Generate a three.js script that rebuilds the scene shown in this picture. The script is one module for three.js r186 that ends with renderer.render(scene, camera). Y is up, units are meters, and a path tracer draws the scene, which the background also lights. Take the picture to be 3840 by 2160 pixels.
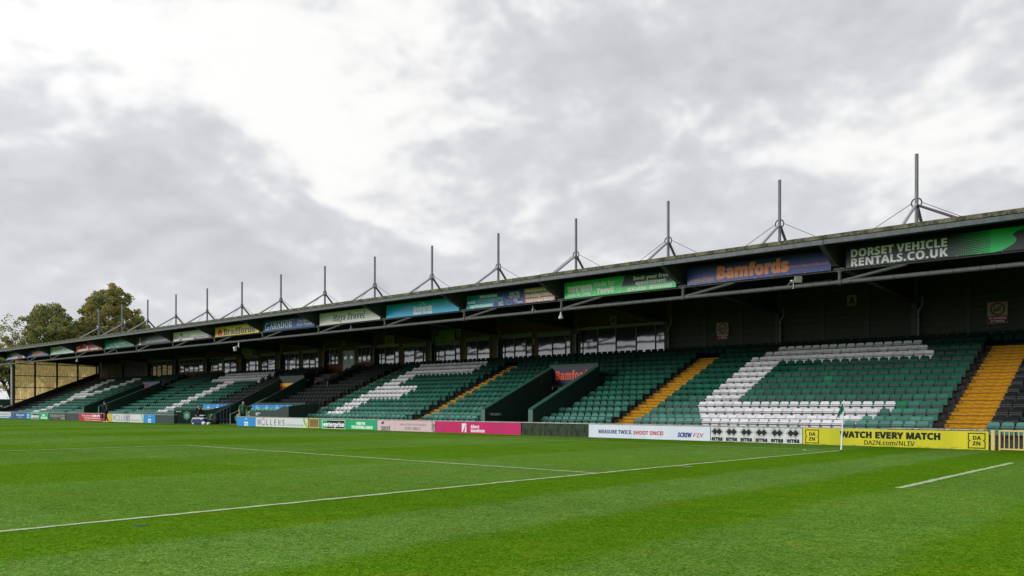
import * as THREE from 'three';
import { mergeGeometries } from 'three/addons/utils/BufferGeometryUtils.js';
import { RoundedBoxGeometry } from 'three/addons/geometries/RoundedBoxGeometry.js';
import { TextGeometry } from 'three/addons/geometries/TextGeometry.js';
import { FontLoader } from 'three/addons/loaders/FontLoader.js';
import { MarchingCubes } from 'three/addons/objects/MarchingCubes.js';
import { createNoise3D, createNoise2D } from 'simplex-noise';

// ---------------------------------------------------------------- camera, sky, sun, exposure
// x runs along the touchline (the corner flag is at 0, the far goal line at about -105), z points away from the stand
const scene = new THREE.Scene();
const camera = new THREE.PerspectiveCamera(38.985, 1024 / 576, 0.1, 3000);
const EYE = new THREE.Vector3(9.2085, 1.3934, 25.8954), YAW = 0.8461;
camera.position.copy(EYE);
camera.lookAt(EYE.x - Math.cos(YAW), EYE.y, EYE.z - Math.sin(YAW));
camera.rotateZ(0.0012);
camera.setViewOffset(3840, 2160, 0, -442.3, 3840, 2160);
camera.updateProjectionMatrix();

const renderer = new THREE.WebGLRenderer({ antialias: true });
renderer.setSize(1024, 576);
renderer.toneMapping = THREE.LinearToneMapping;
renderer.toneMappingExposure = 1.0;
renderer.shadowMap.enabled = true;

function mulberry(a) { return () => { a = (a + 0x6d2b79f5) | 0; let t = Math.imul(a ^ (a >>> 15), 1 | a); t = (t + Math.imul(t ^ (t >>> 7), 61 | t)) ^ t; return ((t ^ (t >>> 14)) >>> 0) / 4294967296; }; }
const rnd = mulberry(20241), R = (a, b) => a + (b - a) * rnd();
const smooth = (a, b, x) => { const t = Math.min(1, Math.max(0, (x - a) / (b - a))); return t * t * (3 - 2 * t); };
const mix = (a, b, t) => a + (b - a) * t;

// broken cloud cover: the veiled sun stands behind the photographer's left shoulder; one thin bright patch over the far end of the stand
const SUN_AZ = 236 * Math.PI / 180, SUN_EL = 19 * Math.PI / 180;   // azimuth from +x towards -z
function makeSky() {
  const W = 2048, H = 1024, d = new Float32Array(W * H * 4), n3 = createNoise3D(mulberry(7)), n3b = createNoise3D(mulberry(91));
  const dirOf = (az, el) => [Math.cos(el) * Math.cos(az), Math.sin(el), Math.cos(el) * Math.sin(az)], rad = Math.PI / 180;
  const sun = dirOf(-SUN_AZ, SUN_EL);
  const fbm = (n, x, y, z, o, g) => { let s = 0, a = 1, t = 0; for (let i = 0; i < o; i++) { s += a * n(x, y, z); t += a; a *= g; x *= 2.03; y *= 2.03; z *= 2.03; } return s / t; };
  // thin and thick parts of the cover: azimuth, elevation, spread in each, strength
  const PARTS = [[-149, 20.5, 9.5, 4.8, 0.85], [-144, 16.5, 5.5, 3.2, 0.5], [-160, 23, 7, 3, 0.55], [-141, 12.3, 5, 1.3, 0.35], [-161, 14.5, 8, 2.6, -0.6], [-152, 11.5, 9, 2.4, -0.45], [-133, 18.5, 6.5, 3.6, -0.6], [-114, 23, 14, 2.6, -0.45], [-118, 15.5, 8, 1.8, 0.28], [-101, 14, 8, 3, 0.3], [-125, 25, 8, 2, 0.25]];
  for (let j = 0; j < H; j++) {
    const el = ((j + 0.5) / H - 0.5) * Math.PI, sy = Math.sin(el), cy = Math.cos(el);
    for (let i = 0; i < W; i++) {
      const az = ((i + 0.5) / W - 0.5) * 2 * Math.PI, x = cy * Math.cos(az), z = cy * Math.sin(az), o = (j * W + i) * 4;
      let r, g, b;
      if (el > -0.02) {
        const X = x * 3.1, Y = sy * 6.0, Z = z * 3.1, wx = fbm(n3b, X * 0.8, Y * 0.8, Z * 0.8, 3, 0.5), wy = fbm(n3b, X * 0.8 + 31, Y * 0.8, Z * 0.8, 3, 0.5);
        const big = fbm(n3, X + wx * 0.9, Y + wy * 0.9, Z + 4.2, 4, 0.5), mid = fbm(n3b, X * 2.3 + wx * 0.5, Y * 2.3 + wy * 0.5, Z * 2.3 + 8, 5, 0.58), fine = fbm(n3, X * 6.5 + wy * 0.4, Y * 6.5, Z * 6.5, 5, 0.6);
        let c = big * 0.46 + mid * 0.46 + fine * 0.26;
        const ad = az / rad + wx * 6, ed = el / rad + wy * 2.6;
        for (const [pa, pe, sa, se, k] of PARTS) { let da = ad - pa; da -= 360 * Math.round(da / 360); const q = (da / sa) ** 2 + ((ed - pe) / se) ** 2; if (q < 9) c += k * (k < 0 ? 0.55 : 0.72) * Math.exp(-q * 0.5); }
        let t = smooth(-0.9, 0.82, c);
        const low = 1 - smooth(0.0, 0.16, sy); t = mix(t, 0.42 + 0.3 * t, low * 0.5);
        const glow = Math.pow(Math.max(0, x * sun[0] + sy * sun[1] + z * sun[2]), 3), lift = 1 + 0.25 * smooth(0.42, 1, sy) + 1.8 * glow;
        const w = smooth(0.55, 1, t);
        r = mix(0.545, 0.79, t) + 0.2 * w; g = mix(0.562, 0.802, t) + 0.19 * w; b = mix(0.608, 0.842, t) + 0.15 * w;
        r *= lift; g *= lift * 0.995; b *= lift * 0.985;
      } else { const t = smooth(-0.02, -0.2, el); r = mix(0.5, 0.10, t); g = mix(0.52, 0.13, t); b = mix(0.55, 0.07, t); }
      d[o] = r; d[o + 1] = g; d[o + 2] = b; d[o + 3] = 1;
    }
  }
  const t = new THREE.DataTexture(d, W, H, THREE.RGBAFormat, THREE.FloatType);
  t.mapping = THREE.EquirectangularReflectionMapping; t.magFilter = t.minFilter = THREE.LinearFilter; t.needsUpdate = true;
  return t;
}
const sky = makeSky();
scene.background = sky; scene.environment = sky;
const sunLight = new THREE.DirectionalLight(new THREE.Color(1, 0.97, 0.92), 1.4);
sunLight.position.set(-40 + 120 * Math.cos(SUN_EL) * Math.cos(SUN_AZ), 120 * Math.sin(SUN_EL), -120 * Math.cos(SUN_EL) * Math.sin(SUN_AZ));
sunLight.target.position.set(-40, 0, 0);
sunLight.castShadow = true; sunLight.shadow.radius = 34; sunLight.shadow.mapSize.set(4096, 4096);
Object.assign(sunLight.shadow.camera, { left: -90, right: 90, top: 70, bottom: -70, near: 1, far: 320 });
scene.add(sunLight, sunLight.target);

// ---------------------------------------------------------------- helpers
const used = new Map();
const numbered = (n) => { const k = used.get(n) ?? 0; used.set(n, k + 1); return k ? n + '_' + String(k).padStart(3, '0') : n; };
function tag(o, label, category, group, kind) { const u = {}; if (label) u.label = label; if (category) u.category = category; if (group) u.group = group; if (kind) u.kind = kind; o.userData = u; return o; }
function thing(name, label, category, pos = [0, 0, 0], turn = 0, group) { const o = new THREE.Group(); o.name = numbered(name); o.position.set(...pos); o.rotation.y = turn; tag(o, label, category, group); scene.add(o); return o; }
function part(name, geo, m, parent, at) { const o = new THREE.Mesh(geo, m); o.name = name; o.castShadow = o.receiveShadow = true; if (at) o.position.set(...at); parent.add(o); return o; }
function group(name, parent, at) { const o = new THREE.Group(); o.name = name; if (at) o.position.set(...at); parent.add(o); return o; }
function struct(name, geo, m) { const o = new THREE.Mesh(geo, m); o.name = numbered(name); o.receiveShadow = o.castShadow = true; tag(o, null, null, null, 'structure'); scene.add(o); return o; }
const lin = (r, g, b) => new THREE.Color().setRGB(r, g, b);
const mat = (c, rough = 0.8, o = {}) => new THREE.MeshStandardMaterial({ color: Array.isArray(c) ? lin(...c) : c, roughness: rough, ...o });
const pmat = (c, rough = 0.8, o = {}) => new THREE.MeshPhysicalMaterial({ color: Array.isArray(c) ? lin(...c) : c, roughness: rough, ...o });
const box = (x0, x1, y0, y1, z0, z1) => new THREE.BoxGeometry(x1 - x0, y1 - y0, z1 - z0).translate((x0 + x1) / 2, (y0 + y1) / 2, (z0 + z1) / 2);
const V = (x, y, z) => new THREE.Vector3(x, y, z);
function bar(a, b, r, seg = 8, r2 = r) {   // round bar from a to b
  const p = V(...a), q = V(...b), d = q.clone().sub(p), g = new THREE.CylinderGeometry(r2, r, d.length(), seg);
  g.translate(0, d.length() / 2, 0); g.applyQuaternion(new THREE.Quaternion().setFromUnitVectors(V(0, 1, 0), d.normalize())); return g.translate(...a);
}
function flat(a, b, w, h) {                // square bar from a to b
  const p = V(...a), q = V(...b), d = q.clone().sub(p), L = d.length(), g = new THREE.BoxGeometry(w, h, L), m = new THREE.Matrix4().lookAt(q, p, V(0, 1, 0));
  g.translate(0, 0, 0); g.applyMatrix4(m); return g.translate((a[0] + b[0]) / 2, (a[1] + b[1]) / 2, (a[2] + b[2]) / 2);
}
function prismX(zy, x0, x1) {              // outline in (z, y), extruded along x
  const s = new THREE.Shape(zy.map(([z, y]) => new THREE.Vector2(-z, y))), g = new THREE.ExtrudeGeometry(s, { depth: x1 - x0, bevelEnabled: false });
  return g.rotateY(Math.PI / 2).translate(x0, 0, 0);
}
function prismZ(xy, z0, z1) { const s = new THREE.Shape(xy.map((p) => new THREE.Vector2(...p))), g = new THREE.ExtrudeGeometry(s, { depth: z1 - z0, bevelEnabled: false }); return g.translate(0, 0, z0); }
const merge = (l) => mergeGeometries(l.map((g) => { const q = g.index ? g.toNonIndexed() : g; for (const k of Object.keys(q.attributes)) if (!['position', 'normal', 'uv'].includes(k)) q.deleteAttribute(k); return q; }));
function uvMetres(g, s = 1) {              // box-projected uv in metres
  const p = g.attributes.position, n = g.attributes.normal, u = new Float32Array(p.count * 2);
  for (let i = 0; i < p.count; i++) {
    const ax = Math.abs(n.getX(i)), ay = Math.abs(n.getY(i)), az = Math.abs(n.getZ(i));
    const [a, b] = ay >= ax && ay >= az ? [p.getX(i), p.getZ(i)] : ax >= az ? [p.getZ(i), p.getY(i)] : [p.getX(i), p.getY(i)];
    u[i * 2] = a / s; u[i * 2 + 1] = b / s;
  }
  g.setAttribute('uv', new THREE.BufferAttribute(u, 2)); return g;
}
function canvasTex(w, h, draw, srgb = true, repeat = false) {
  const c = document.createElement('canvas'); c.width = w; c.height = h; const x = c.getContext('2d'); draw(x, w, h);
  const t = new THREE.CanvasTexture(c); if (srgb) t.colorSpace = THREE.SRGBColorSpace; if (repeat) t.wrapS = t.wrapT = THREE.RepeatWrapping; t.magFilter = THREE.LinearFilter; return t;
}
const noiseA = createNoise3D(mulberry(11)), noiseB = createNoise2D(mulberry(12));
// tileable mottling: base colour times a noise between lo and hi, as an sRGB data texture
function mottle(size, base, lo, hi, freq, oct = 4, streak = 1, seed = 0, tint = null) {
  const d = new Uint8Array(size * size * 4), enc = (v) => Math.round(255 * (v <= 0.0031308 ? 12.92 * v : 1.055 * Math.pow(v, 1 / 2.4) - 0.055));
  for (let j = 0; j < size; j++) for (let i = 0; i < size; i++) {
    const a = i / size * 2 * Math.PI, b = j / size; let s = 0, amp = 1, tot = 0, f = freq / (2 * Math.PI);
    for (let o = 0; o < oct; o++) {
      const bb = b * streak, w = smooth(0.85, 1, b);                                   // blended over the seam in v, cyclic in u
      const v1 = noiseA(Math.cos(a) * f + seed, Math.sin(a) * f, bb * f * 6.28), v2 = noiseA(Math.cos(a) * f + seed, Math.sin(a) * f, (b - 1) * streak * f * 6.28);
      s += amp * mix(v1, v2, w); tot += amp; amp *= 0.55; f *= 2.1;
    }
    const t = smooth(-0.6, 0.6, s / tot), k = mix(lo, hi, t), q = (j * size + i) * 4;
    for (let c = 0; c < 3; c++) d[q + c] = enc(Math.min(1, base[c] * k * (tint ? mix(tint[c], 1, t) : 1)));
    d[q + 3] = 255;
  }
  const t = new THREE.DataTexture(d, size, size); t.colorSpace = THREE.SRGBColorSpace; t.wrapS = t.wrapT = THREE.RepeatWrapping; t.magFilter = THREE.LinearFilter; t.needsUpdate = true; return t;
}
const withRepeat = (t, u, v) => { const c = t.clone(); c.repeat.set(u, v); c.needsUpdate = true; return c; };
// ---------------------------------------------------------------- ground, pitch, markings
const gh = (z) => { const t = Math.min(Math.max((z - 33) / 33, -1.25), 1.0); return 0.1417 * (1 - t * t); };   // the crown of the pitch
const WALL_Z = -4.6, KERB_Z = -6.91;
function bladeTexture() {                  // 4 m of mown turf: clumps a hand across, then single blades
  const N = 2048;
  return canvasTex(N, N, (x, w, h) => {
    x.fillStyle = 'rgb(104,140,44)'; x.fillRect(0, 0, w, h);
    const wrap = (px, py, m, f) => { for (const ox of [0, w, -w]) for (const oy of [0, h, -h]) { const qx = px + ox, qy = py + oy; if (qx > -m && qx < w + m && qy > -m && qy < h + m) f(qx, qy); } };
    for (let i = 0; i < 2600; i++) { const t = rnd(), s = R(8, 70), c = t < 0.5 ? '78,116,22' : t < 0.85 ? '128,160,66' : '140,146,58', a = R(0.04, 0.17), e = R(0.35, 1), q = rnd() * 3.14; wrap(rnd() * w, rnd() * h, s, (qx, qy) => { x.fillStyle = `rgba(${c},${a})`; x.beginPath(); x.ellipse(qx, qy, s, s * e, q, 0, 7); x.fill(); }); }
    for (let i = 0; i < 60000; i++) {
      const l = R(8, 26), a = R(0, Math.PI * 2), t = rnd();
      const c = t < 0.38 ? [44, 80, 8] : t < 0.62 ? [122, 160, 52] : t < 0.8 ? [176, 206, 116] : t < 0.94 ? [78, 118, 20] : [176, 168, 92], col = `rgba(${c[0] + R(-10, 10) | 0},${c[1] + R(-10, 10) | 0},${c[2] + R(-8, 8) | 0},0.8)`, lw = R(1.4, 3.6);
      wrap(rnd() * w, rnd() * h, 20, (qx, qy) => { x.strokeStyle = col; x.lineWidth = lw; x.beginPath(); x.moveTo(qx, qy); x.lineTo(qx + Math.cos(a) * l, qy + Math.sin(a) * l); x.stroke(); });
    }
  }, true, true);
}
// sheen of the mown stripes, put into the turf colour: 0 where the blades lean to the camera, 1 where they lean away
function stripe(x, z) {
  const soft = (v, a, b, s) => smooth(a - s, a + s, v) - smooth(b - s, b + s, v);
  const wob = 0.16 * noiseB(x * 0.25, z * 0.25) + 0.05 * noiseB(x * 1.7, z * 1.7);
  if (x > -0.02) { const v = x + wob; return soft(v, 1.85, 3.6, 0.22) * 0.95 + soft(v, 5.15, 7.1, 0.3) * 0.7 + soft(v, 8.9, 11, 0.3) * 0.7 + 0.08; }
  const bx = (-(x + wob)) / 5.3, bz = (z + wob - 0.6) / 5.4, fx = bx - 2 * Math.floor(bx / 2), fz = bz - 2 * Math.floor(bz / 2);
  const sx = smooth(0, 0.05, fx) - smooth(1 - 0.03, 1.03, fx), sz = smooth(0, 0.05, fz) - smooth(1 - 0.03, 1.03, fz);
  return Math.min(1, 0.16 + 0.56 * sx + 0.3 * sz);
}
const turfTone = (x, z) => {
  const s = stripe(x, z), p = noiseB(x * 0.09 + 5, z * 0.09) * 0.5 + noiseB(x * 0.31, z * 0.31 + 9) * 0.3 + noiseB(x * 1.3, z * 1.3) * 0.22;
  const dry = smooth(0.25, 0.8, noiseB(x * 0.55 + 40, z * 0.55)) * 0.25;
  const edge = z < -1.6 ? smooth(-1.6, -4.2, z) : 0;
  let r = mix(0.79, 1.1, s), g = mix(1.02, 1.2, s), b = mix(0.25, 1.6, s);
  const grain = noiseB(x * 4.1, z * 4.1 + 3) * 0.07 + noiseB(x * 0.7 + 11, z * 2.6) * 0.06;
  const k = 1 + 0.13 * p + grain - 0.12 * edge;
  return [r * k * (1 + dry * 0.5), g * k, b * k * (1 - dry * 0.3)];
};
{
  const xs = [-900, -400, -200, -140], zs = [-900, -400, -200, -90, -40, -24, -12];
  for (let x = -112; x < -30; x += 0.8) xs.push(x);
  for (let x = -30; x < 16; x += 0.16) xs.push(x);
  xs.push(16, 20, 30, 60, 150, 400, 900);
  for (let z = -7; z < 34; z += 0.16) zs.push(z);
  zs.push(34, 36, 40, 48, 60, 80, 150, 400, 900);
  const pos = [], col = [], uv = [], idx = [];
  for (const z of zs) for (const x of xs) {
    pos.push(x, z < -5 ? gh(-5) : gh(z), z); uv.push(x / 4, z / 4);
    const onTurf = x > -112 && x < 16 && z > -5; col.push(...(onTurf ? turfTone(x, z) : [0.7, 0.78, 0.6]));
  }
  for (let j = 0; j < zs.length - 1; j++) for (let i = 0; i < xs.length - 1; i++) { const a = j * xs.length + i, b = a + xs.length; idx.push(a, b, a + 1, b, b + 1, a + 1); }
  const g = new THREE.BufferGeometry(); g.setAttribute('position', new THREE.Float32BufferAttribute(pos, 3)); g.setAttribute('color', new THREE.Float32BufferAttribute(col, 3)); g.setAttribute('uv', new THREE.Float32BufferAttribute(uv, 2)); g.setIndex(idx); g.computeVertexNormals();
  const t = bladeTexture();
  struct('ground', g, new THREE.MeshPhysicalMaterial({ map: t, bumpMap: t, bumpScale: 0.022, vertexColors: true, color: lin(0.66, 0.66, 0.66), roughness: 1, specularIntensity: 0 }));
}
// painted lines, 4 mm above the turf, with ragged edges
const linePaint = mat([1, 1, 1], 0.9, { map: mottle(256, [0.5, 0.55, 0.36], 0.3, 1.35, 44, 4, 1, 3, [0.6, 0.9, 0.45]) });
function paintedLine(parent, ax, az, bx, bz, w, fade = 0) {
  const L = Math.hypot(bx - ax, bz - az), n = Math.max(2, Math.ceil(L / 0.12)), dx = (bx - ax) / L, dz = (bz - az) / L, pos = [], uv = [], idx = [];
  for (let i = 0; i <= n; i++) {
    const t = i / n, x = mix(ax, bx, t), z = mix(az, bz, t), wob = 0.012 * noiseB(x * 0.8, z * 0.8 + 7);
    for (const s of [-1, 1]) { const e = s * (w / 2 + R(-0.018, 0.018) * (1 + fade)) + wob; const qx = x - dz * e, qz = z + dx * e; pos.push(qx, gh(qz) + 0.006, qz); uv.push(qx / 0.8, qz / 0.8); }
    if (i < n) { const a = i * 2; idx.push(a, a + 1, a + 2, a + 1, a + 3, a + 2); }
  }
  const g = new THREE.BufferGeometry(); g.setAttribute('position', new THREE.Float32BufferAttribute(pos, 3)); g.setAttribute('uv', new THREE.Float32BufferAttribute(uv, 2)); g.setIndex(idx); g.computeVertexNormals();
  if (g.attributes.normal.getY(0) < 0) { const ix = g.index.array; for (let i = 0; i < ix.length; i += 3) [ix[i], ix[i + 1]] = [ix[i + 1], ix[i]]; g.computeVertexNormals(); }
  return part('line', g, linePaint, parent);
}
const LINES = [[0, 0.06, 0, 60, 0.105], [-104, 0, -0.06, 0, 0.1], [0 - 0.06, 13.0, -16.46, 13.0, 0.105], [-16.46, 13.06, -16.46, 53, 0.105], [0.07, 10.06, 0.42, 10.06, 0.09], [5.22, 3.1, 5.22, 12.05, 0.125], [-52.5, 0.06, -52.5, 60, 0.1], [-88, 13, -104, 13, 0.1]];
{
  const m = new THREE.Group(); m.name = 'pitch_markings'; tag(m, null, null, null, 'structure'); scene.add(m);
  for (const [ax, az, bx, bz, w] of LINES) paintedLine(m, ax, az, bx, bz, w);
  // a small spill of blue marking paint near the goal line
  { const q = [], ix = []; q.push(0.57, gh(22.05) + 0.005, 22.05); const n = 18; for (let i = 0; i < n; i++) { const a = i / n * 6.283, r = 0.1 * R(0.45, 1.1); const z = 22.05 + Math.sin(a) * r * 1.1; q.push(0.57 + Math.cos(a) * r, gh(z) + 0.005, z); ix.push(0, 1 + (i + 1) % n, 1 + i); } const g = new THREE.BufferGeometry(); g.setAttribute('position', new THREE.Float32BufferAttribute(q, 3)); g.setIndex(ix); g.computeVertexNormals(); part('paint_spot', g, mat([0.03, 0.085, 0.06], 0.95), m); }
  // corner arc
  const pos = [], uv = [], idx = [], n = 24;
  for (let i = 0; i <= n; i++) { const a = Math.PI / 2 + (Math.PI / 2) * i / n * 0.97; for (const r of [0.95, 1.04]) { const x = r * Math.cos(a) - 0.05, z = r * Math.sin(a) + 0.05; pos.push(x, gh(z) + 0.0065, z); uv.push(x, z); } if (i < n) { const b = i * 2; idx.push(b, b + 1, b + 2, b + 1, b + 3, b + 2); } }
  const g = new THREE.BufferGeometry(); g.setAttribute('position', new THREE.Float32BufferAttribute(pos, 3)); g.setAttribute('uv', new THREE.Float32BufferAttribute(uv, 2)); g.setIndex(idx); g.computeVertexNormals(); part('line', g, linePaint, m);
}
// ---------------------------------------------------------------- the stand
const BAY = 7.143, X0 = -2.713, NB = 15, mastX = (i) => X0 - BAY * i;
const D = 0.722, F1 = -7.63;                                       // row depth, front of row 1
const rowFront = (i) => (i === 0 ? KERB_Z : F1 - D * (i - 1)), rowT = (i) => (i === 0 ? 0.1 : i === 1 ? 0.27 : 0.571 + 0.302 * (i - 2));
const NROW = 15, BACK_Z = -18.55, XR = 11.4, XL = -102.5;
const TUN_Z = -12.8, TUNNELS = [[-21.9, -18.5], [-51.4, -48.0], [-77.4, -73.7]];      // walkways cut through the seating
const PIT = [[-56.6, -51.4], [-48.0, -40.9]];                                          // the two dugouts, three rows deep
const concrete = mottle(256, [0.052, 0.049, 0.044], 0.6, 1.25, 6, 5, 1, 21), concreteM = mat([1, 1, 1], 0.9, { map: concrete });
const greenPaint = mat([1, 1, 1], 0.7, { map: mottle(256, [0.0055, 0.028, 0.019], 0.78, 1.2, 3, 5, 1, 33) });
const greenLight = mat([0.03, 0.105, 0.075], 0.5), steelM = mat([1, 1, 1], 0.5, { map: mottle(256, [0.052, 0.066, 0.074], 0.7, 1.25, 5, 5, 1, 8) });
const galvM = mat([1, 1, 1], 0.6, { map: mottle(256, [0.1, 0.108, 0.106], 0.45, 1.3, 14, 4, 1, 41) }), mastM = mat([1, 1, 1], 0.6, { map: mottle(256, [0.17, 0.176, 0.182], 0.75, 1.2, 9, 4, 1, 43) }), litStayM = mat([0.3, 0.31, 0.32], 0.55);
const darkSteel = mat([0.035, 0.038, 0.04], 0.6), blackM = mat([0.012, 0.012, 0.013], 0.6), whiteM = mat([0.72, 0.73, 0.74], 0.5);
const stand = thing('grandstand', 'long football stand with one sloping roof over rows of seats', 'grandstand');

// stepped terrace, cut away where tunnels and dugouts run through it
for (let i = 0; i < NROW; i++) {
  const z0 = rowFront(i + 1), z1 = rowFront(i), cuts = [];
  for (const [a, b] of TUNNELS) if (z1 > TUN_Z + 0.05) cuts.push([a, b]);
  for (const [a, b] of PIT) if (i < 3) cuts.push([a, b]);
  cuts.sort((p, q) => p[0] - q[0]); let x = XL;
  for (const [a, b] of [...cuts, [XR, XR]]) { if (a > x + 0.01) part('terrace_step', uvMetres(box(x, a, rowT(i) - 0.75, rowT(i), i === NROW - 1 ? BACK_Z : z0 - 0.02 * 0, z1), 1.5), concreteM, stand); x = Math.max(x, b); }
}
// roof: thin sheet on tapered rafters that run back from the front edge to the columns
const roofY = (z) => 8.02 + 0.028 * (-5.83 - z);
const mossM = mat([1, 1, 1], 0.95, { map: mottle(512, [0.125, 0.116, 0.076], 0.35, 1.45, 8, 6, 1, 51, [0.8, 0.9, 0.7]) });
const rafterM = mat([0.055, 0.062, 0.064], 0.6);
const ceilM = mat([0.03, 0.03, 0.028], 0.85);
part('roof_sheet', prismX([[-5.9, roofY(-5.9)], [-24, roofY(-24)], [-24, roofY(-24) - 0.06], [-5.9, roofY(-5.9) - 0.06]], XL - 1, XR), ceilM, stand);
for (let i = -2; i < NB; i++) {            // moss-stained roof edge and grey steel fascia, a length per bay
  const xa = i === -2 ? XR : mastX(i) - 0.02, xb = i === NB - 1 ? XL - 1 : mastX(i + 1) + 0.0, o = R(-0.012, 0.012);
  part('roof_edge', uvMetres(box(xb + 0.006, xa - 0.006, 7.885 + o, 8.035 + o, -6.12, -5.79), 2.4), mossM, stand);
  part('fascia_beam', uvMetres(prismX([[-5.83, 7.70], [-5.83, 7.88], [-5.88, 7.88], [-5.88, 7.74], [-6.02, 7.74], [-6.02, 7.70]], xb + 0.004, xa - 0.004), 1.2), steelM, stand);
}
for (let i = -1; i < NB; i++) {
  const x = mastX(i) - 0.1, w = 0.03;
  part('rafter', merge([
    prismX([[-5.86, 7.69], [-7.28, 7.12], [-8.0, 7.09], [-18.2, 6.64], [-18.2, roofY(-18.2) - 0.08], [-6.04, 7.9]], x - w / 2, x + w / 2),
    flat([x, 7.70, -5.84], [x, 7.10, -7.3], 0.2, 0.03), flat([x, 7.09, -7.3], [x, 6.63, -18.2], 0.26, 0.035)]), rafterM, stand);
  if (i >= 0) part('column', uvMetres(box(x - 0.13, x + 0.13, rowT(14) - 0.3, 6.66, -18.5, -18.22), 1), darkSteel, stand);
}
for (let k = 0; k < 9; k++) { const z = -6.6 - k * 1.42; part('purlin', box(XL, XR, roofY(z) - 0.24, roofY(z) - 0.06, z - 0.04, z + 0.04), ceilM, stand); }
// back wall: dark profiled sheets at both ends, brick with lounge windows between
const sheetM = mat([0.042, 0.043, 0.037], 0.75);
{
  const prof = (() => { const p = []; for (let y = 3.6; y < 8.4; y += 0.3) p.push([BACK_Z + 0.02, y], [BACK_Z + 0.02, y + 0.17], [BACK_Z + 0.055, y + 0.2], [BACK_Z + 0.055, y + 0.27]); const last = p[p.length - 1][1]; p.push([BACK_Z - 0.04, last], [BACK_Z - 0.04, 3.6]); return p; })();
  const run = (a, b) => { const n = Math.round((b - a) / 2.38); for (let i = 0; i < n; i++) { const xa = a + (b - a) * i / n, xb = a + (b - a) * (i + 1) / n; part('wall_panel', prismX(prof, xa + 0.09, xb - 0.09), sheetM, stand); part('wall_post', box(xb - 0.09, xb + 0.09, 3.6, 8.3, BACK_Z - 0.05, BACK_Z + 0.085), darkSteel, stand); } };
  run(-16.96, XR); run(-102.5, -89.3);
}
const brickM = mat([1, 1, 1], 0.9, { map: canvasTex(512, 512, (x, w, h) => {
  x.fillStyle = '#4b453d'; x.fillRect(0, 0, w, h);
  for (let r = 0; r < 16; r++) for (let c = -1; c < 5; c++) { const k = R(0.75, 1.15); x.fillStyle = `rgb(${104 * k | 0},${72 * k | 0},${48 * k | 0})`; x.fillRect(c * 128 + (r % 2) * 64 + 3, r * 32 + 3, 122, 26); }
}, true, true) });
part('brick_wall', uvMetres(box(-89.2, -16.9, 3.6, 8.3, BACK_Z - 0.1, BACK_Z), 1.1), brickM, stand);
const glassM = pmat([0.03, 0.038, 0.048], 0.05, { ior: 2.0 });
const frameM = mat([0.2, 0.215, 0.18], 0.6), frameG = mat([0.12, 0.14, 0.09], 0.6);
// window: outline, heights and the x of its uprights; every light between two uprights is a pane of its own
function windowPart(x0, x1, y0, y1, ups, rail = [], head = 0.32, fm = frameM) {
  const z = BACK_Z + 0.06, g = group('window', stand), t = 0.055, f = [box(x0, x1, y1 - head, y1, z - 0.06, z + 0.05), box(x0, x0 + t, y0, y1 - head, z - 0.06, z + 0.05), box(x1 - t, x1, y0, y1 - head, z - 0.06, z + 0.05), box(x0 + t, x1 - t, y0, y0 + t, z - 0.06, z + 0.05)];
  const xs = [x0 + t, ...ups, x1 - t];
  for (const u of ups) f.push(box(u - 0.022, u + 0.022, y0 + t, y1 - head, z - 0.06, z + 0.045));
  for (const r of rail) f.push(box(x0 + t, x1 - t, r - 0.025, r + 0.025, z - 0.055, z + 0.04));
  part('frame', merge(f), fm, g);
  for (let i = 0; i < xs.length - 1; i++) {
    const a = xs[i] + (i ? 0.03 : 0), b = xs[i + 1] - (i < xs.length - 2 ? 0.03 : 0), q = new THREE.PlaneGeometry(b - a, y1 - head - y0 - t, 12, 8), p = q.attributes.position;
    for (let k = 0; k < p.count; k++) p.setZ(k, 0.0008 * noiseB(p.getX(k) * 0.9 + x0 * 3 + i * 7, p.getY(k) * 1.1));                // float glass is never quite flat
    q.computeVertexNormals(); q.rotateY(R(-0.006, 0.006)); q.rotateX(R(-0.012, 0.006));
    part('pane', q.translate((a + b) / 2, (y0 + t + y1 - head) / 2, z - 0.02), glassM, g);
  }
}
windowPart(-24.01, -17.3, 4.55, 6.69, [-22.48, -21.0, -19.45, -18.02], [], 0.16);
windowPart(-27.71, -24.7, 4.55, 6.56, [-26.33, -25.17], [], 0.3, frameG);
windowPart(-31.18, -28.15, 4.55, 6.62, [-29.85, -28.75], [], 0.3, frameG);
windowPart(-34.83, -32.26, 4.55, 6.6, [-33.6], [], 0.3, frameG);
windowPart(-38.29, -35.38, 4.5, 6.45, [-37.16, -35.97], [], 0.3, frameG);
windowPart(-42.09, -39.3, 4.5, 6.49, [-40.7, -39.65], [], 0.3, frameG);
windowPart(-45.61, -42.6, 4.45, 6.58, [-44.4, -43.2], [], 0.26);
windowPart(-48.17, -46.29, 5.18, 6.57, [-47.55, -46.9], [], 0.09);
windowPart(-52.79, -50.9, 5.13, 6.58, [-52.1, -51.45], [6.1], 0.09);
windowPart(-56.54, -53.9, 4.5, 6.6, [-55.4, -54.5], [5.25], 0.26);
windowPart(-60.09, -57.0, 4.5, 6.58, [-58.8, -57.6], [5.25], 0.26);
windowPart(-63.71, -61.11, 4.5, 6.6, [-62.5], [5.2], 0.3, frameG);
windowPart(-67.3, -64.1, 4.5, 6.5, [-66, -64.7], [], 0.3, frameG);
windowPart(-70.94, -68.35, 4.6, 6.5, [-69.7], [5.3], 0.3);
windowPart(-74.3, -71.2, 5.12, 6.55, [-73.3, -72.2], [6.2], 0.09);
windowPart(-80.77, -75.3, 5.15, 6.61, [-79.7, -78.6, -77.5, -76.4], [6.1], 0.09);
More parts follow.
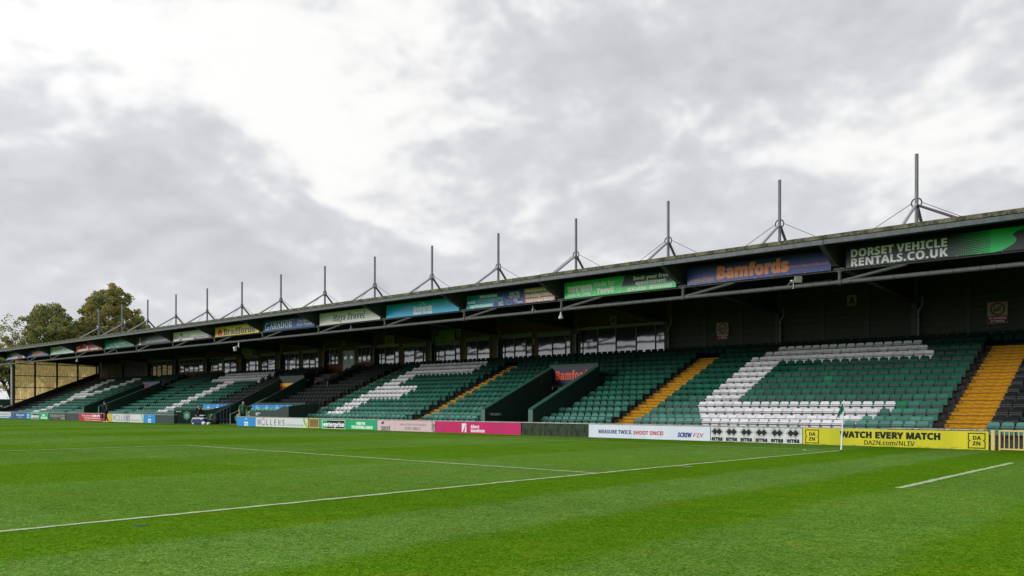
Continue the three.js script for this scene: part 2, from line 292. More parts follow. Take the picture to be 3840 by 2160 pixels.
windowPart(-88.9, -82.5, 4.5, 6.7, [-87.6, -86.5, -85.2, -83.9], [6.25], 0.16, frameG);
{
  const g = group('door', stand), z = BACK_Z + 0.03, dm = mat([0.42, 0.45, 0.45], 0.5);
  part('door_leaf', box(-50.24, -49.44, 4.3, 6.28, z - 0.02, z + 0.03), dm, g); part('door_leaf', box(-49.42, -48.62, 4.3, 6.28, z - 0.02, z + 0.03), dm, g);
  for (const x of [-49.86, -49.0]) part('porthole', new THREE.CylinderGeometry(0.2, 0.2, 0.03, 20).rotateX(Math.PI / 2).translate(x, 5.68, z + 0.04), glassM, g);
  for (const x of [-49.5, -49.36]) part('handle', box(x - 0.025, x + 0.025, 5.1, 5.45, z + 0.03, z + 0.07), whiteM, g);
}
// ---- far end wall: yellowed translucent sheets in a dark steel frame above a sloping green wall
{
  const X = -102.7, e = thing('end_wall', 'yellowed translucent sheet wall in dark framing at the far stand end', 'wall', [X, 0, 0]);
  const rake = (z) => 1.54 + (-8.25 - z) * 0.4175, top = (z) => 7.02 + (z + 8.28) * 0.0468 + 0.02;
  const sheet = pmat([1, 1, 1], 0.75, { map: mottle(256, [0.97, 0.71, 0.29], 0.6, 1.12, 9, 5, 0.25, 71), transmission: 0.6, thickness: 0, side: THREE.DoubleSide });
  const zs = []; for (let z = -8.24; z > -17.9; z -= 0.83) zs.push(z); zs.push(-17.92);
  for (let i = 0; i < zs.length - 1; i++) {
    const a = zs[i], b = zs[i + 1], g = new THREE.PlaneGeometry(1, 1, 22, 6), p = g.attributes.position;
    for (let k = 0; k < p.count; k++) { const u = p.getX(k) + 0.5, v = p.getY(k) + 0.5, z = mix(a - 0.012, b + 0.012, u); p.setXYZ(k, 0.014 * Math.sin(u * 7 * Math.PI * 2) + (i % 2) * 0.006, mix(rake(z) - 0.1, top(z), v), z); }
    g.computeVertexNormals(); part('cladding_sheet', uvMetres(g, 1.6), sheet, e);
  }
  for (const z of [-8.3, -10.64, -13.17, -15.65, -17.98]) part('post', box(0.03, 0.2, rake(z) - 0.3, top(z) + 0.6, z - 0.09, z + 0.09), blackM, e);
  for (const y of [6.5, 5.06, 3.6, 2.1]) { let zb = -8.25 - (y - 1.54) / 0.4175; zb = Math.max(zb, -17.9); part('rail', flat([0.09, y, -8.3], [0.09, y, zb], 0.08, 0.09), blackM, e); }
  part('sloping_wall', prismX([[-6.2, -0.1], [-6.2, 0.75], [-8.2, 1.54], [-17.98, rake(-17.98)], [-18.5, rake(-17.98)], [-18.5, -0.1]], -0.1, 0.06), mat([0.004, 0.013, 0.01], 0.7), e);
  part('head_panel', prismX([[-6.0, 7.7], [-18.5, 8.2], [-18.5, top(-18.5)], [-8.2, top(-8.2)]], -0.05, 0.03), blackM, e);
  part('corner_post', merge([box(-0.12, 0.1, 1.4, 6.45, -8.19, -8.02), flat([0, 1.42, -8.1], [0.2, 1.12, -7.2], 0.14, 0.1)]), mat([0.5, 0.5, 0.48], 0.6), e);
}
// ---- masts above the roof
{
  const RING = 11.642, m0 = thing('roof_mast', 'x', 'mast', [mastX(0), 0, -18.3], 0, 'row of masts above the stand roof');
  part('pole', bar([0, 8.2, 0], [0, 14.11, 0], 0.088, 14), mastM, m0);
  part('ring', new THREE.TorusGeometry(0.24, 0.035, 8, 24).translate(0, RING, 0.0), darkSteel, m0);
  part('front_stay', bar([0, RING - 0.1, 0.1], [0, 8.1, 5.55], 0.078, 12), litStayM, m0);
  part('rear_stay', bar([0, RING - 0.1, -0.1], [0, 8.3, -3.35], 0.08, 12), mat([0.11, 0.115, 0.12], 0.5), m0);  // front stay lighter, rear darker: lit and shaded sides put into the colour
  for (const s of [-1, 1]) part('tie_rod', bar([0.24 * s, RING, 0], [6.3 * s, 8.3, 0], 0.016, 6), darkSteel, m0);
  const nth = ['nearest mast, tallest in view, with a thick brace to its right', 'second', 'third', 'fourth', 'fifth', 'sixth', 'seventh', 'eighth', 'ninth', 'tenth', 'eleventh', 'twelfth', 'thirteenth', 'fourteenth', 'last'];
  for (let i = 1; i < NB; i++) {
    const m = m0.clone(); m.name = numbered('roof_mast'); scene.add(m); m.position.x = mastX(i);
    m.userData = { ...m0.userData, label: i === NB - 1 ? 'farthest and smallest grey steel mast on the roof, against the trees' : `${nth[i]} grey steel mast from the near end of the roof` };
  }
  part('brace', bar([0.1, RING - 0.15, 0.05], [5.6, 8.15, 5.85], 0.065, 10), darkSteel, m0);
  m0.userData.label = nth[0];
}
// ---- tube truss behind the front edge
{
  const t = thing('roof_truss', 'grey tube truss with short posts running under the roof signs', 'truss'), z = -7.607, y = 6.427, straps = [];
  for (let i = -2; i < NB; i++) {
    const xa = i === -2 ? XR : mastX(i), xb = i === NB - 1 ? mastX(NB - 1) - 2.6 : mastX(i + 1);
    part('chord', uvMetres(bar([xb, y, z], [xa, y, z], 0.088, 14), 0.8), galvM, t);
    if (i < NB - 1) part('top_chord', box(xb, xa, 6.87, 6.93, z - 0.05, z + 0.05), darkSteel, t);
    let x = xb + R(0.3, 0.7); while (x < xa - 0.2) { straps.push(new THREE.CylinderGeometry(0.093, 0.093, 0.022, 10, 1, true).rotateZ(Math.PI / 2).translate(x, y, z)); x += R(0.45, 0.95); }
    if (i >= -1) {
      const xm = mastX(i);
      part('post', bar([xm, y, z], [xm, 6.98, z], 0.072, 12), galvM, t); part('collar', merge([new THREE.CylinderGeometry(0.12, 0.12, 0.16, 14).rotateZ(Math.PI / 2).translate(xm, y, z), box(xm - 0.12, xm + 0.12, 6.84, 6.87, z - 0.1, z + 0.1)]), galvM, t);
      if (i < NB) part('strut', bar([xm + 0.1, y + 0.05, z - 0.02], [xm + 2.55, 6.88, z - 0.02], 0.066, 12), galvM, t);
      part('bracket', box(xm - 0.22, xm + 0.22, 6.94, 6.985, z - 0.02, z + 0.1), galvM, t);
    }
  }
  const s = part('cable_strap', merge(straps), blackM, t); s.userData.kind = 'stuff';
  part('end_strut', bar([mastX(14) - 2.4, y, z], [mastX(14) - 1.6, 6.95, z], 0.06, 10), galvM, t);
}
// ---- drainpipes on the columns
for (let i = 0; i < 9; i++) {
  const x = mastX(i) + 0.14, g = thing('drainpipe', ['', 'second', 'third', 'fourth', 'fifth', 'sixth', 'seventh', 'eighth', 'ninth'][i] + ' cranked grey drainpipe from the near end, on the back wall', 'drainpipe', [0, 0, 0], 0, 'drainpipes on the back wall'), m = i === 0 ? null : mat([0.2, 0.2, 0.185], 0.6);
  if (!m) { g.userData.label = 'nearest grey drainpipe on the dark profiled back wall'; }
  const pm = mat([0.2, 0.2, 0.185], 0.6), z = -18.1;
  part('pipe', merge([bar([x, 4.4, z], [x, 6.2, z], 0.05, 10), bar([x, 6.19, z], [x + 0.18, 6.45, z], 0.05, 10), bar([x + 0.18, 6.44, z], [x + 0.18, 6.9, z], 0.05, 10)]), pm, g);
  for (const y of [4.9, 5.9]) part('clip', box(x - 0.07, x + 0.07, y - 0.03, y + 0.03, z - 0.1, z + 0.06), darkSteel, g);
}
// ---- tunnel walls
const wallTop = (z) => 1.18 + (-6.9 - z) * 0.4206;
function sideWall(name, label, x0, x1, front = 1.18, cap = true, zEnd = TUN_Z, z0 = -6.88, out = 0) {
  const w = thing(name, label, 'wall', [(x0 + x1) / 2, 0, z0]), dx = (x1 - x0) / 2, L = zEnd - z0, hEnd = wallTop(zEnd);
  part('panel', prismX([[0, -0.1], [0, front], [L, hEnd], [L, -0.1]], -dx, dx), greenPaint, w);
  if (cap) { part('coping', flat([0, front + 0.03, 0.02], [0, hEnd + 0.03, L], 2 * dx + 0.06, 0.07), greenLight, w); part('end_post', box(-dx - 0.02, dx + 0.02, -0.08, front + 0.01, 0.0, 0.05), greenLight, w); }
  return w;
}
sideWall('tunnel_wall', 'sloping dark green wall right of the nearest tunnel, by the blue banner', -18.6, -18.34);
sideWall('tunnel_wall', 'sloping dark green wall left of the nearest tunnel, with white lettering', -22.02, -21.8);
sideWall('tunnel_wall', 'dark green wall left of the middle tunnel, blue frames leaning on it', -51.5, -51.3, 0.74, false);
sideWall('tunnel_wall', 'dark green wall with handrail right of the middle tunnel', -48.06, -47.9, 0.74, false);
sideWall('tunnel_wall', 'sloping dark green wall right of the farthest tunnel', -73.78, -73.6, 1.26);
sideWall('tunnel_wall', 'sloping dark green wall left of the farthest tunnel', -77.5, -77.32, 1.25);
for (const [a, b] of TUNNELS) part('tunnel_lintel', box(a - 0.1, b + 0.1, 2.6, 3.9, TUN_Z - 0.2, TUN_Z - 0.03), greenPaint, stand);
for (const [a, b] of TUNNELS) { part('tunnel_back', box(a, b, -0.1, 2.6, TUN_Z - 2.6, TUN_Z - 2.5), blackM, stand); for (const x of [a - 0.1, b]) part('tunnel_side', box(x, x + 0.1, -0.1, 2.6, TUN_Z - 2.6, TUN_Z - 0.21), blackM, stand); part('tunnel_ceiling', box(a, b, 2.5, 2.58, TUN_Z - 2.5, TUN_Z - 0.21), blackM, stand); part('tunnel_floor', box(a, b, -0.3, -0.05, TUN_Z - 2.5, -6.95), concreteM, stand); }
part('added_end_panel', prismX([[-7.0, -0.1], [-7.0, 7.9], [-18.5, 8.2], [-18.5, -0.1]], XR, XR + 0.1), sheetM, stand);  // unseen wall added at the near end to darken the interior
// ---------------------------------------------------------------- steps between the seat blocks
const LETTERS = ['', 'A', 'B', 'C', 'D', 'E', 'F', 'G', 'H', 'J', 'K', 'L', 'M', 'N', 'P'];
const font = await new FontLoader().loadAsync('fonts/droid/droid_sans_bold.typeface.json');
const yellowM = pmat([1, 1, 1], 0.8, { specularIntensity: 0.3, map: mottle(256, [0.56, 0.255, 0.006], 0.5, 1.15, 5, 5, 1, 61) }), letterM = mat([0.09, 0.008, 0.01], 0.6);
function flight(label, x0, x1, from, letters, m = yellowM) {
  const f = thing('stair_flight', label, 'steps', [(x0 + x1) / 2, 0, 0], 0, m === yellowM ? 'yellow step flights' : undefined), w = (x1 - x0) / 2;
  for (let i = from; i < NROW - 1; i++) {
    const zr = rowFront(i + 1), T = rowT(i), h = (rowT(i + 1) - T) / 2;
    part('step', merge([box(-w, w, T - 0.0, T + h - 0.012, zr, zr + 0.36), box(-w, w, T + h - 0.012, T + h + 0.004, zr, zr + 0.352)]), m, f);
    part('step', merge([box(-w, w, T + h + 0.004, rowT(i + 1) - 0.014, zr + 0.002, zr + 0.03)]), m, f);
    part('nosing', box(-w, w, T + h + 0.004, T + h + 0.022, zr + 0.03, zr + 0.378), blackM, f);
    if (letters && i >= 1) {
      const g = new TextGeometry(LETTERS[i], { font, size: 0.085, depth: 0.004, curveSegments: 3 }); g.computeBoundingBox();
      part('row_letter', g.translate(-w + 0.1, T + h / 2 - 0.045, zr + 0.361), letterM, f);
    }
  }
  return f;
}
flight('widest yellow step flight, between the white letter block and black seats', 0.88, 2.4, 0, true);
flight('yellow step flight right of the nearest tunnel, left of the white letter block', -14.16, -12.72, 0, true);
flight('yellow step flight between the nearest tunnel and the second white letter', -29.0, -27.72, 0, true);
flight('narrow yellow step flight left of the second white letter, beside black seats', -41.32, -40.15, 0, true);
flight('yellow steps half hidden by dark seats left of the middle tunnel', -57.95, -57.15, 3, false);
flight('dark bare step flight between two green blocks right of farthest tunnel', -69.5, -68.75, 0, false, concreteM);
flight('dark bare step flight right of the farthest white letter', -84.4, -83.5, 0, false, concreteM);

// ---------------------------------------------------------------- seats
const SP = 0.4517;
const BLOCKS = {   // left edge, number of seats, first seat colour, start index per row
  end: { x: -102.2, n: 8, kind: 'black' }, Y: { x: -98.45, n: 31, kind: 'green' }, farSide: { x: -83.3, n: 12, kind: 'green' },
  S: { x: -75.35, n: 13, kind: 'green' }, T: { x: -68.62, n: 23, kind: 'green' }, black2: { x: -57.0, n: 12, kind: 'black' },
  black: { x: -47.85, n: 14, kind: 'black' }, F: { x: -40.08, n: 24, kind: 'green' }, E: { x: -27.55, n: 10, kind: 'green' }, D: { x: -18.25, n: 9, kind: 'green' },
  C: { x: -12.45, n: 29, kind: 'green' }, right: { x: 2.55, n: 19, kind: 'black' }, overD: { x: -22.9, n: 10, kind: 'green' } };
const between = (i, a, b) => i >= a && i <= b;
function isWhite(b, r, k, x) {
  if (b === 'C') { if (r <= 3) return between(k, 8 - r, 21 + r); if (r <= 10) return between(k, 5, 8); if (r === 11) return between(k, 5, 24); if (r === 12) return between(k, 6, 23); if (r === 13) return between(k, 7, 22); return false; }
  if (b === 'F') { if (r >= 5 && r <= 7) return between(k, 4, 13); if (r >= 11 && r <= 13) return between(k, 4, 19); return r >= 1 && r <= 13 && between(k, 4, 7); }
  if (b === 'T') { if (r >= 11 && r <= 13) return x > -67.9 && x < -58.8; return r >= 1 && r <= 10 && x > -64.25 && x < -62.3; }
  if (b === 'Y') {
    if (r <= 5) return x > -93.4 && x < -91.5; if (r === 6) return x > -94.5 && x < -89.9; if (r === 7) return x > -95.2 && x < -89.6;
    const a = [-95.3, -95.75, -96.4, -96.8, -96.8, -96.8][r - 8], c = [-91.2, -90.5, -90.1, -89.55, -89.35, -89.35][r - 8];
    return r <= 13 && ((x > a && x < a + 2.3) || (x > c && x < c + 2.1));
  }
  return false;
}
const seats = [];
for (const [name, B] of Object.entries(BLOCKS)) for (let r = 0; r < NROW; r++) {
  for (let k = 0; k < B.n; k++) {
    const x = B.x + (k + 0.5) * SP; let kind = B.kind;
    if (name === 'overD' && r < 8) continue;
    if (name === 'black2' && r < 3) continue;
    if (name === 'black' && (r < 1 || (r < 3 && k < 12))) continue;
    if (name === 'T' && r < 0) continue;
    if (name === 'D' && r >= 3 && r < 8 && k < 1) continue;
    if (name === 'S' && r < 8 && k < (r % 2 ? 1 : 0)) continue;
    if (name === 'right' && r === 0) kind = 'green';
    if (name === 'right' && r === NROW - 1) kind = 'green';
    if (name === 'black' && r >= 10 && x < -45.2 && x > -45.9) continue;
    if (isWhite(name, r, k, x)) kind = 'white';
    seats.push({ x, r, k, kind, block: name, n: B.n });
  }
}
for (const [a, b] of [[0.75, 2.5], [-14.2, -12.5], [-29.2, -27.6], [-40.9, -40.1]]) for (let x = a + SP / 2; x < b; x += SP) seats.push({ x, r: NROW - 1, k: 0, kind: 'green', block: 'bridge', n: 0 });
const seatZ = (r) => rowFront(r + 1) + 0.05;
// the shapes of one tip-up seat, tipped up: origin on the tread under its back
const SEAT = (() => {
  const s = new THREE.Shape(), b = 0.213, t = 0.172, h = 0.24, c = 0.055;
  s.moveTo(-b, 0); s.lineTo(b, 0); s.lineTo(t + 0.01, h - c); s.quadraticCurveTo(t, h, t - c, h); s.lineTo(-t + c, h); s.quadraticCurveTo(-t, h, -t - 0.01, h - c); s.lineTo(-b, 0);
  const back = new THREE.ExtrudeGeometry(s, { depth: 0.014, bevelEnabled: true, bevelThickness: 0.007, bevelSize: 0.007, bevelSegments: 1, curveSegments: 3 });
  const p = back.attributes.position; for (let i = 0; i < p.count; i++) p.setZ(i, p.getZ(i) - 0.45 * p.getX(i) * p.getX(i) * -1);   // dished: sides come forward
  back.computeVertexNormals(); back.rotateX(-0.27).translate(0, 0.492, 0.07);
  const lower = box(-0.19, 0.19, 0.36, 0.492, 0.085, 0.1);
  const lip = new RoundedBoxGeometry(0.425, 0.04, 0.075, 2, 0.014).translate(0, 0.555, 0.165);
  const rim = [box(-0.2, -0.172, 0.27, 0.535, 0.14, 0.19), box(0.172, 0.2, 0.27, 0.535, 0.14, 0.19), box(-0.17, 0.17, 0.27, 0.503, 0.135, 0.17)];
  const frame = [box(-0.214, -0.186, 0, 0.47, 0.06, 0.088), box(0.186, 0.214, 0, 0.47, 0.06, 0.088), box(-0.214, -0.196, 0.37, 0.41, 0.088, 0.16), box(0.196, 0.214, 0.37, 0.41, 0.088, 0.16), box(-0.186, 0.186, 0.36, 0.385, 0.066, 0.082), box(-0.205, 0.205, 0.503, 0.536, 0.158, 0.197), box(-0.197, -0.174, 0.29, 0.512, 0.158, 0.193), box(0.174, 0.197, 0.29, 0.512, 0.158, 0.193), box(-0.205, 0.205, 0.573, 0.6, 0.08, 0.15)];  // last boxes are dark strips in place of the shade around lip and pan
  const tagp = new THREE.CylinderGeometry(0.016, 0.016, 0.006, 8).rotateX(Math.PI / 2 - 0.27).translate(0, 0.66, 0.046);
  return { back: merge([back, lower]), pan: merge([lip, ...rim]), frame: merge(frame), plate: tagp };
})();
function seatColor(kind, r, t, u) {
  const f = r / 14;                        // front rows bleached by weather; roof shade is also painted into the back greens
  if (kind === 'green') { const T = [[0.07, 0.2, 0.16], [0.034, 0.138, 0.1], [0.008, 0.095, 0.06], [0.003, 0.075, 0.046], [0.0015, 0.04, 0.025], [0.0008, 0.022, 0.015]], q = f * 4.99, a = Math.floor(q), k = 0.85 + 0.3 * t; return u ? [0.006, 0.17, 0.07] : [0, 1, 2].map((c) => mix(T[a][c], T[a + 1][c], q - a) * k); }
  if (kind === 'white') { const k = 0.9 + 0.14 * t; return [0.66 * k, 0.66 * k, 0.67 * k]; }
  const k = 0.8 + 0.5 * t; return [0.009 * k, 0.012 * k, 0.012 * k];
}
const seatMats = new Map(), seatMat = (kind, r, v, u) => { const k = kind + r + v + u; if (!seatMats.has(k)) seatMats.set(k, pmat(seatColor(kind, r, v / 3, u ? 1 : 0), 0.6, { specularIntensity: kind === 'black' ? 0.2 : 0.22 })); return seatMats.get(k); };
const F3 = V(-Math.cos(YAW), 0, -Math.sin(YAW)), R3 = V(Math.sin(YAW), 0, -Math.cos(YAW));
for (const s of seats) { s.v = Math.floor(rnd() * 4); s.u = rnd() > 0.994; const d = V(s.x, 0, seatZ(s.r)).sub(EYE), z = d.dot(F3), u = d.dot(R3) / z; s.depth = z; s.seen = u > -0.66 && u < 0.632; s.rank = s.seen && !(s.kind === 'black' && s.r > 9) && s.r < 13 ? z : 1e9; }
seats.sort((a, b) => a.rank - b.rank);
const ORD = ['first', 'second', 'third', 'fourth', 'fifth', 'sixth', 'seventh', 'eighth', 'ninth', 'tenth', 'eleventh', 'twelfth', 'thirteenth', 'fourteenth', 'fifteenth', 'sixteenth', 'seventeenth', 'eighteenth', 'nineteenth', 'twentieth'];
const ORDN = (n) => n < 20 ? ORD[n] : n < 29 ? 'twenty-' + ORD[n - 20] : 'thirtieth';
const rowName = (r) => (r === 0 ? 'in the front row' : r === 1 ? 'in the second row' : `in row ${LETTERS[r]}`);
function seatLabel(s) {
  const look = s.kind === 'white' ? 'white seat' : s.kind === 'black' ? 'black seat' : s.u ? 'fresher green seat' : s.r < 5 ? 'faded green seat' : 'dark green seat';
  if (s.block === 'C') return `${look} ${rowName(s.r)}, ${ORDN(28 - s.k)} left of the widest yellow steps`;
  if (s.block === 'right') return `${look} ${rowName(s.r)}, ${ORDN(s.k)} right of the widest yellow steps`;
  if (s.block === 'D') return `${look} ${rowName(s.r)}, ${ORDN(8 - s.k)} from the steps beside the nearest tunnel`;
  return `${look} ${rowName(s.r)}, ${ORDN(Math.min(29, s.k))} in its block`;
}
const single = seats.slice(0, 300), rest = seats.slice(300);
{
  const proto = new THREE.Group(); proto.name = 'seat';
  part('backrest', SEAT.back, whiteM, proto); part('seat_pan', SEAT.pan, whiteM, proto); part('frame', SEAT.frame, darkSteel, proto);
  for (const s of single) {
    const o = proto.clone(); o.name = numbered('stadium_seat'); scene.add(o); o.position.set(s.x, rowT(s.r), seatZ(s.r)); o.rotation.y = R(-0.012, 0.012);
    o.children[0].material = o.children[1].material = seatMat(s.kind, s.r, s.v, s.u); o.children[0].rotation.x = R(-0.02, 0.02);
    if (s.kind === 'black') part('number_plate', SEAT.plate, whiteM, o);
    tag(o, seatLabel(s), 'seat', { white: 'white seats of the nearest letter', green: 'green seats in the nearest blocks', black: 'black seats beside the widest steps' }[s.kind]);
  }
  const paint = (g, v) => { const c = new Float32Array(g.attributes.position.count * 3).fill(v); g.setAttribute('color', new THREE.BufferAttribute(c, 3)); return g; };
  const g = mergeGeometries([paint(SEAT.back.clone(), 1), paint(SEAT.pan.clone(), 1), paint(SEAT.frame.clone(), 0.12)]);
  const im = new THREE.InstancedMesh(g, new THREE.MeshPhysicalMaterial({ color: 0xffffff, roughness: 0.6, specularIntensity: 0.18, vertexColors: true }), rest.length), M = new THREE.Matrix4(), q = new THREE.Quaternion(), c = new THREE.Color();
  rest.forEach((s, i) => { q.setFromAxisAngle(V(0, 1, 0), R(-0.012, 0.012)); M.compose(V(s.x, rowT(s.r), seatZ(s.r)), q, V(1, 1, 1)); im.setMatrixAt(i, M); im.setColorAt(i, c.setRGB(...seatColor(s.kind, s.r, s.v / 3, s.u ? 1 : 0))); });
  im.name = 'distant_seats'; im.castShadow = im.receiveShadow = true; tag(im, 'rows of green, white and black tip-up seats farther along the stand', 'seats', null, 'stuff'); scene.add(im);
}
// ---------------------------------------------------------------- printed boards and signs
// vinyl as it is in the hand: the colours above are as they look in the shade of the roof
function brighten(x, W, H, k) {
  const im = x.getImageData(0, 0, W, H), lut = new Uint8Array(256); for (let i = 0; i < 256; i++) { const s = i / 255, l = s <= 0.04045 ? s / 12.92 : Math.pow((s + 0.055) / 1.055, 2.4), q = Math.min(0.8, l * k); lut[i] = Math.round(255 * (q <= 0.0031308 ? 12.92 * q : 1.055 * Math.pow(q, 1 / 2.4) - 0.055)); }
  for (let i = 0; i < im.data.length; i += 4) for (let c = 0; c < 3; c++) im.data[i + c] = lut[im.data[i + c]]; x.putImageData(im, 0, 0);
}
// a board: backing panel and a printed face 2 mm in front of it; (x0..x1, y0..y1) at depth z
function board(name, label, cat, x0, x1, y0, y1, z, draw, o = {}) {
  const w = x1 - x0, h = y1 - y0, t = thing(name, label, cat, [x0 + w / 2, y0, z], 0, o.group), ph = o.px ?? 160, W = Math.min(2048, Math.max(64, Math.round(ph * w / h)));
  part('panel', box(-w / 2, w / 2, 0, h, -0.03, 0), o.back ?? mat(o.side ?? [0.1, 0.1, 0.1], 0.6), t);
  const tex = canvasTex(W, ph, (x) => { x.scale(ph / h, ph / h); x.textBaseline = 'middle'; x.textAlign = 'center'; draw(x, w, h); if (o.gain) brighten(x, W, ph, o.gain); });
  part('print', new THREE.PlaneGeometry(w - 0.006, h - 0.006).translate(0, h / 2, 0.003), pmat([1, 1, 1], o.rough ?? 0.4, { map: tex, clearcoat: o.coat ?? 0, clearcoatRoughness: 0.12, specularIntensity: o.spec ?? 0.5 }), t);
  if (o.turn) t.rotation.x = o.turn;
  return t;
}
// text fitted into width w (metres) at height s, centred on (cx, cy)
function word(x, s, cx, cy, w, size, color, face = 'sans-serif', style = 'bold', stroke = style.startsWith('bold') && face === 'sans-serif' ? 4 : style ? 2 : 1) {
  x.save(); x.font = `${style} 100px ${face}`; const m = x.measureText(s).width; x.translate(cx, cy); x.scale(w / m, size / 73); x.fillStyle = color; x.fillText(s, 0, 4);
  if (stroke) { x.strokeStyle = color; x.lineWidth = stroke; x.lineJoin = 'round'; x.strokeText(s, 0, 4); } x.restore();
}
const fill = (x, c, w, h) => { x.fillStyle = c; x.fillRect(0, 0, w, h); };
const rect = (x, c, a, b, w, h) => { x.fillStyle = c; x.fillRect(a, b, w, h); };
function grime(x, w, h, n, c, low = 0.25) { for (let i = 0; i < n; i++) { x.fillStyle = `rgba(${c},${R(0.08, 0.5)})`; const y = h - Math.abs(R(0, low)) * rnd() * h; x.beginPath(); x.ellipse(rnd() * w, y, R(0.01, 0.09), R(0.004, 0.02), 0, 0, 7); x.fill(); } for (let i = 0; i < n / 5; i++) { x.fillStyle = `rgba(${c},${R(0.1, 0.4)})`; x.fillRect(rnd() * w, rnd() * h, R(0.004, 0.014), R(0.006, 0.03)); } }
const fadeTo = (x, w, h, n = 40) => { for (let i = 0; i < n; i++) { x.fillStyle = `rgba(255,255,255,${R(0.01, 0.05)})`; x.fillRect(rnd() * w, 0, R(0.05, 0.6), h); } };

const motorHouse = (x, cx, cy, s, c) => { x.strokeStyle = c; x.lineWidth = s * 0.07; x.lineJoin = 'round'; x.lineCap = 'round'; x.beginPath(); x.moveTo(cx - s * 0.52, cy + s * 0.24); x.quadraticCurveTo(cx - s * 0.3, cy + s * 0.1, cx - s * 0.12, cy - s * 0.1); x.quadraticCurveTo(cx, cy - s * 0.2, cx + s * 0.12, cy - s * 0.1); x.quadraticCurveTo(cx + s * 0.3, cy + s * 0.1, cx + s * 0.52, cy + s * 0.2); x.stroke(); };
const motorLogo = (x, cx, cy, s) => { motorHouse(x, cx, cy - s * 0.42, s * 0.55, '#eaf6fc'); word(x, 'Howards', cx, cy, s * 0.86, s * 0.25, '#fff'); word(x, 'Motor Group', cx, cy + s * 0.3, s * 0.86, s * 0.18, '#fff'); };
const emblem = (x, a, b, s) => {   // the square emblem with notched sides
  x.strokeStyle = '#15160c'; x.lineWidth = s * 0.065; x.lineJoin = 'miter'; x.beginPath(); const n = s * 0.09, q = s * 0.42, p = s * 0.58, m = s * 0.5;
  x.moveTo(a, b); x.lineTo(a + s, b); x.lineTo(a + s, b + q); x.lineTo(a + s - n, b + m); x.lineTo(a + s, b + p); x.lineTo(a + s, b + s); x.lineTo(a, b + s); x.lineTo(a, b + p); x.lineTo(a + n, b + m); x.lineTo(a, b + q); x.closePath(); x.stroke();
  word(x, 'DA', a + s * 0.5, b + s * 0.3, s * 0.5, s * 0.26, '#15160c'); word(x, 'ZN', a + s * 0.5, b + s * 0.68, s * 0.5, s * 0.26, '#15160c');
};
const wollens = (x, w, h) => {
  fill(x, '#c8ccca', w, h); grime(x, w, h, 60, '120,110,60', 0.12);
  const W = w * 0.575, s = W / 7.2, y = h * 0.46, c = '#17191a';
  'WOLLENS'.split('').forEach((ch, i) => { const cx = w * 0.02 + s * (i + 0.62) + (i === 0 ? 0 : s * 0.1); if (ch === 'O') { const g = x.createLinearGradient(0, y - h * 0.33, 0, y + h * 0.33); g.addColorStop(0, '#c33'); g.addColorStop(0.35, '#c99aa0'); g.addColorStop(0.55, '#7fb6c0'); g.addColorStop(0.75, '#2a7a7a'); g.addColorStop(1, '#4a2a9a'); x.strokeStyle = g; x.lineWidth = s * 0.13; x.beginPath(); x.ellipse(cx, y, s * 0.42, h * 0.34, 0, 0, 7); x.stroke(); } else word(x, ch, cx, y, ch === 'W' ? s * 0.98 : s * 0.66, h * 0.62, c, 'sans-serif', ''); });
  word(x, 'Full spectrum law', w * 0.775, h * 0.68, w * 0.32, h * 0.25, '#6a7072', 'sans-serif', '');
  x.fillStyle = '#5cb531'; x.beginPath(); x.moveTo(w * 0.925, 0); x.quadraticCurveTo(w * 0.935, h * 0.62, w, h); x.lineTo(w, h * 0.72); x.quadraticCurveTo(w * 0.962, h * 0.4, w * 0.955, 0); x.fill();
  x.fillStyle = '#d7b63e'; x.beginPath(); x.moveTo(w, h * 0.3); x.quadraticCurveTo(w * 0.97, h * 0.7, w, h); x.fill();
};
const hire = (x, w, h) => { fill(x, '#0d9a63', w, h); rect(x, '#dfe8e3', w * 0.085, h * 0.08, w * 0.84, h * 0.86); rect(x, '#0a8f5a', w * 0.1, h * 0.12, w * 0.2, h * 0.78); rect(x, '#191c1d', w * 0.28, h * 0.12, w * 0.635, h * 0.78); word(x, 'enterprise', w * 0.52, h * 0.5, w * 0.76, h * 0.42, '#eef0ee'); rect(x, '#eef0ee', w * 0.1, h * 0.5, w * 0.1, h * 0.05); };
const hereFor = (x, w, h) => { fill(x, '#0d9a63', w, h); word(x, 'HERE FOR', w * 0.46, h * 0.33, w * 0.3, h * 0.26, '#eef3ea'); word(x, 'THE NATIONAL LEAGUE', w * 0.5, h * 0.7, w * 0.72, h * 0.28, '#eef3ea'); };
// low perimeter walls with a concrete cap, standing behind the boards
const renderM = mat([1, 1, 1], 0.95, { map: mottle(512, [0.02, 0.034, 0.018], 0.35, 1.8, 7, 6, 0.5, 81, [1.2, 0.9, 0.7]) });
const capM = mat([1, 1, 1], 0.95, { map: mottle(256, [0.4, 0.38, 0.34], 0.3, 1.4, 16, 5, 1, 85) });
const topAt = (x) => (x < -60 ? 0.655 : x < -52 ? mix(0.65, 0.62, (x + 60) / 8) : x < -30 ? mix(0.59, 0.572, (x + 44) / 12) : x < -1 ? 0.562 : mix(0.56, 0.61, (x + 3) / 6));
function perimeter(label, x0, x1, m = renderM) {
  const t = thing('perimeter_wall', label, 'wall', [(x0 + x1) / 2, 0, WALL_Z]); let x = x0;
  while (x < x1 - 0.1) { const n = Math.min(x1, x + 3.1), h = topAt((x + n) / 2); part('wall_section', uvMetres(box(x - t.position.x, n - t.position.x, -0.2, h - 0.005, -0.3, -0.036), 1.6), m, t); part('capping', uvMetres(box(x - t.position.x + 0.004, n - t.position.x - 0.004, h - 0.005, h + 0.035, -0.33, -0.005), 1), capM, t); x = n; }
}
perimeter('mossy low wall with concrete capping under the nearest seat blocks', -34.05, 3.2);
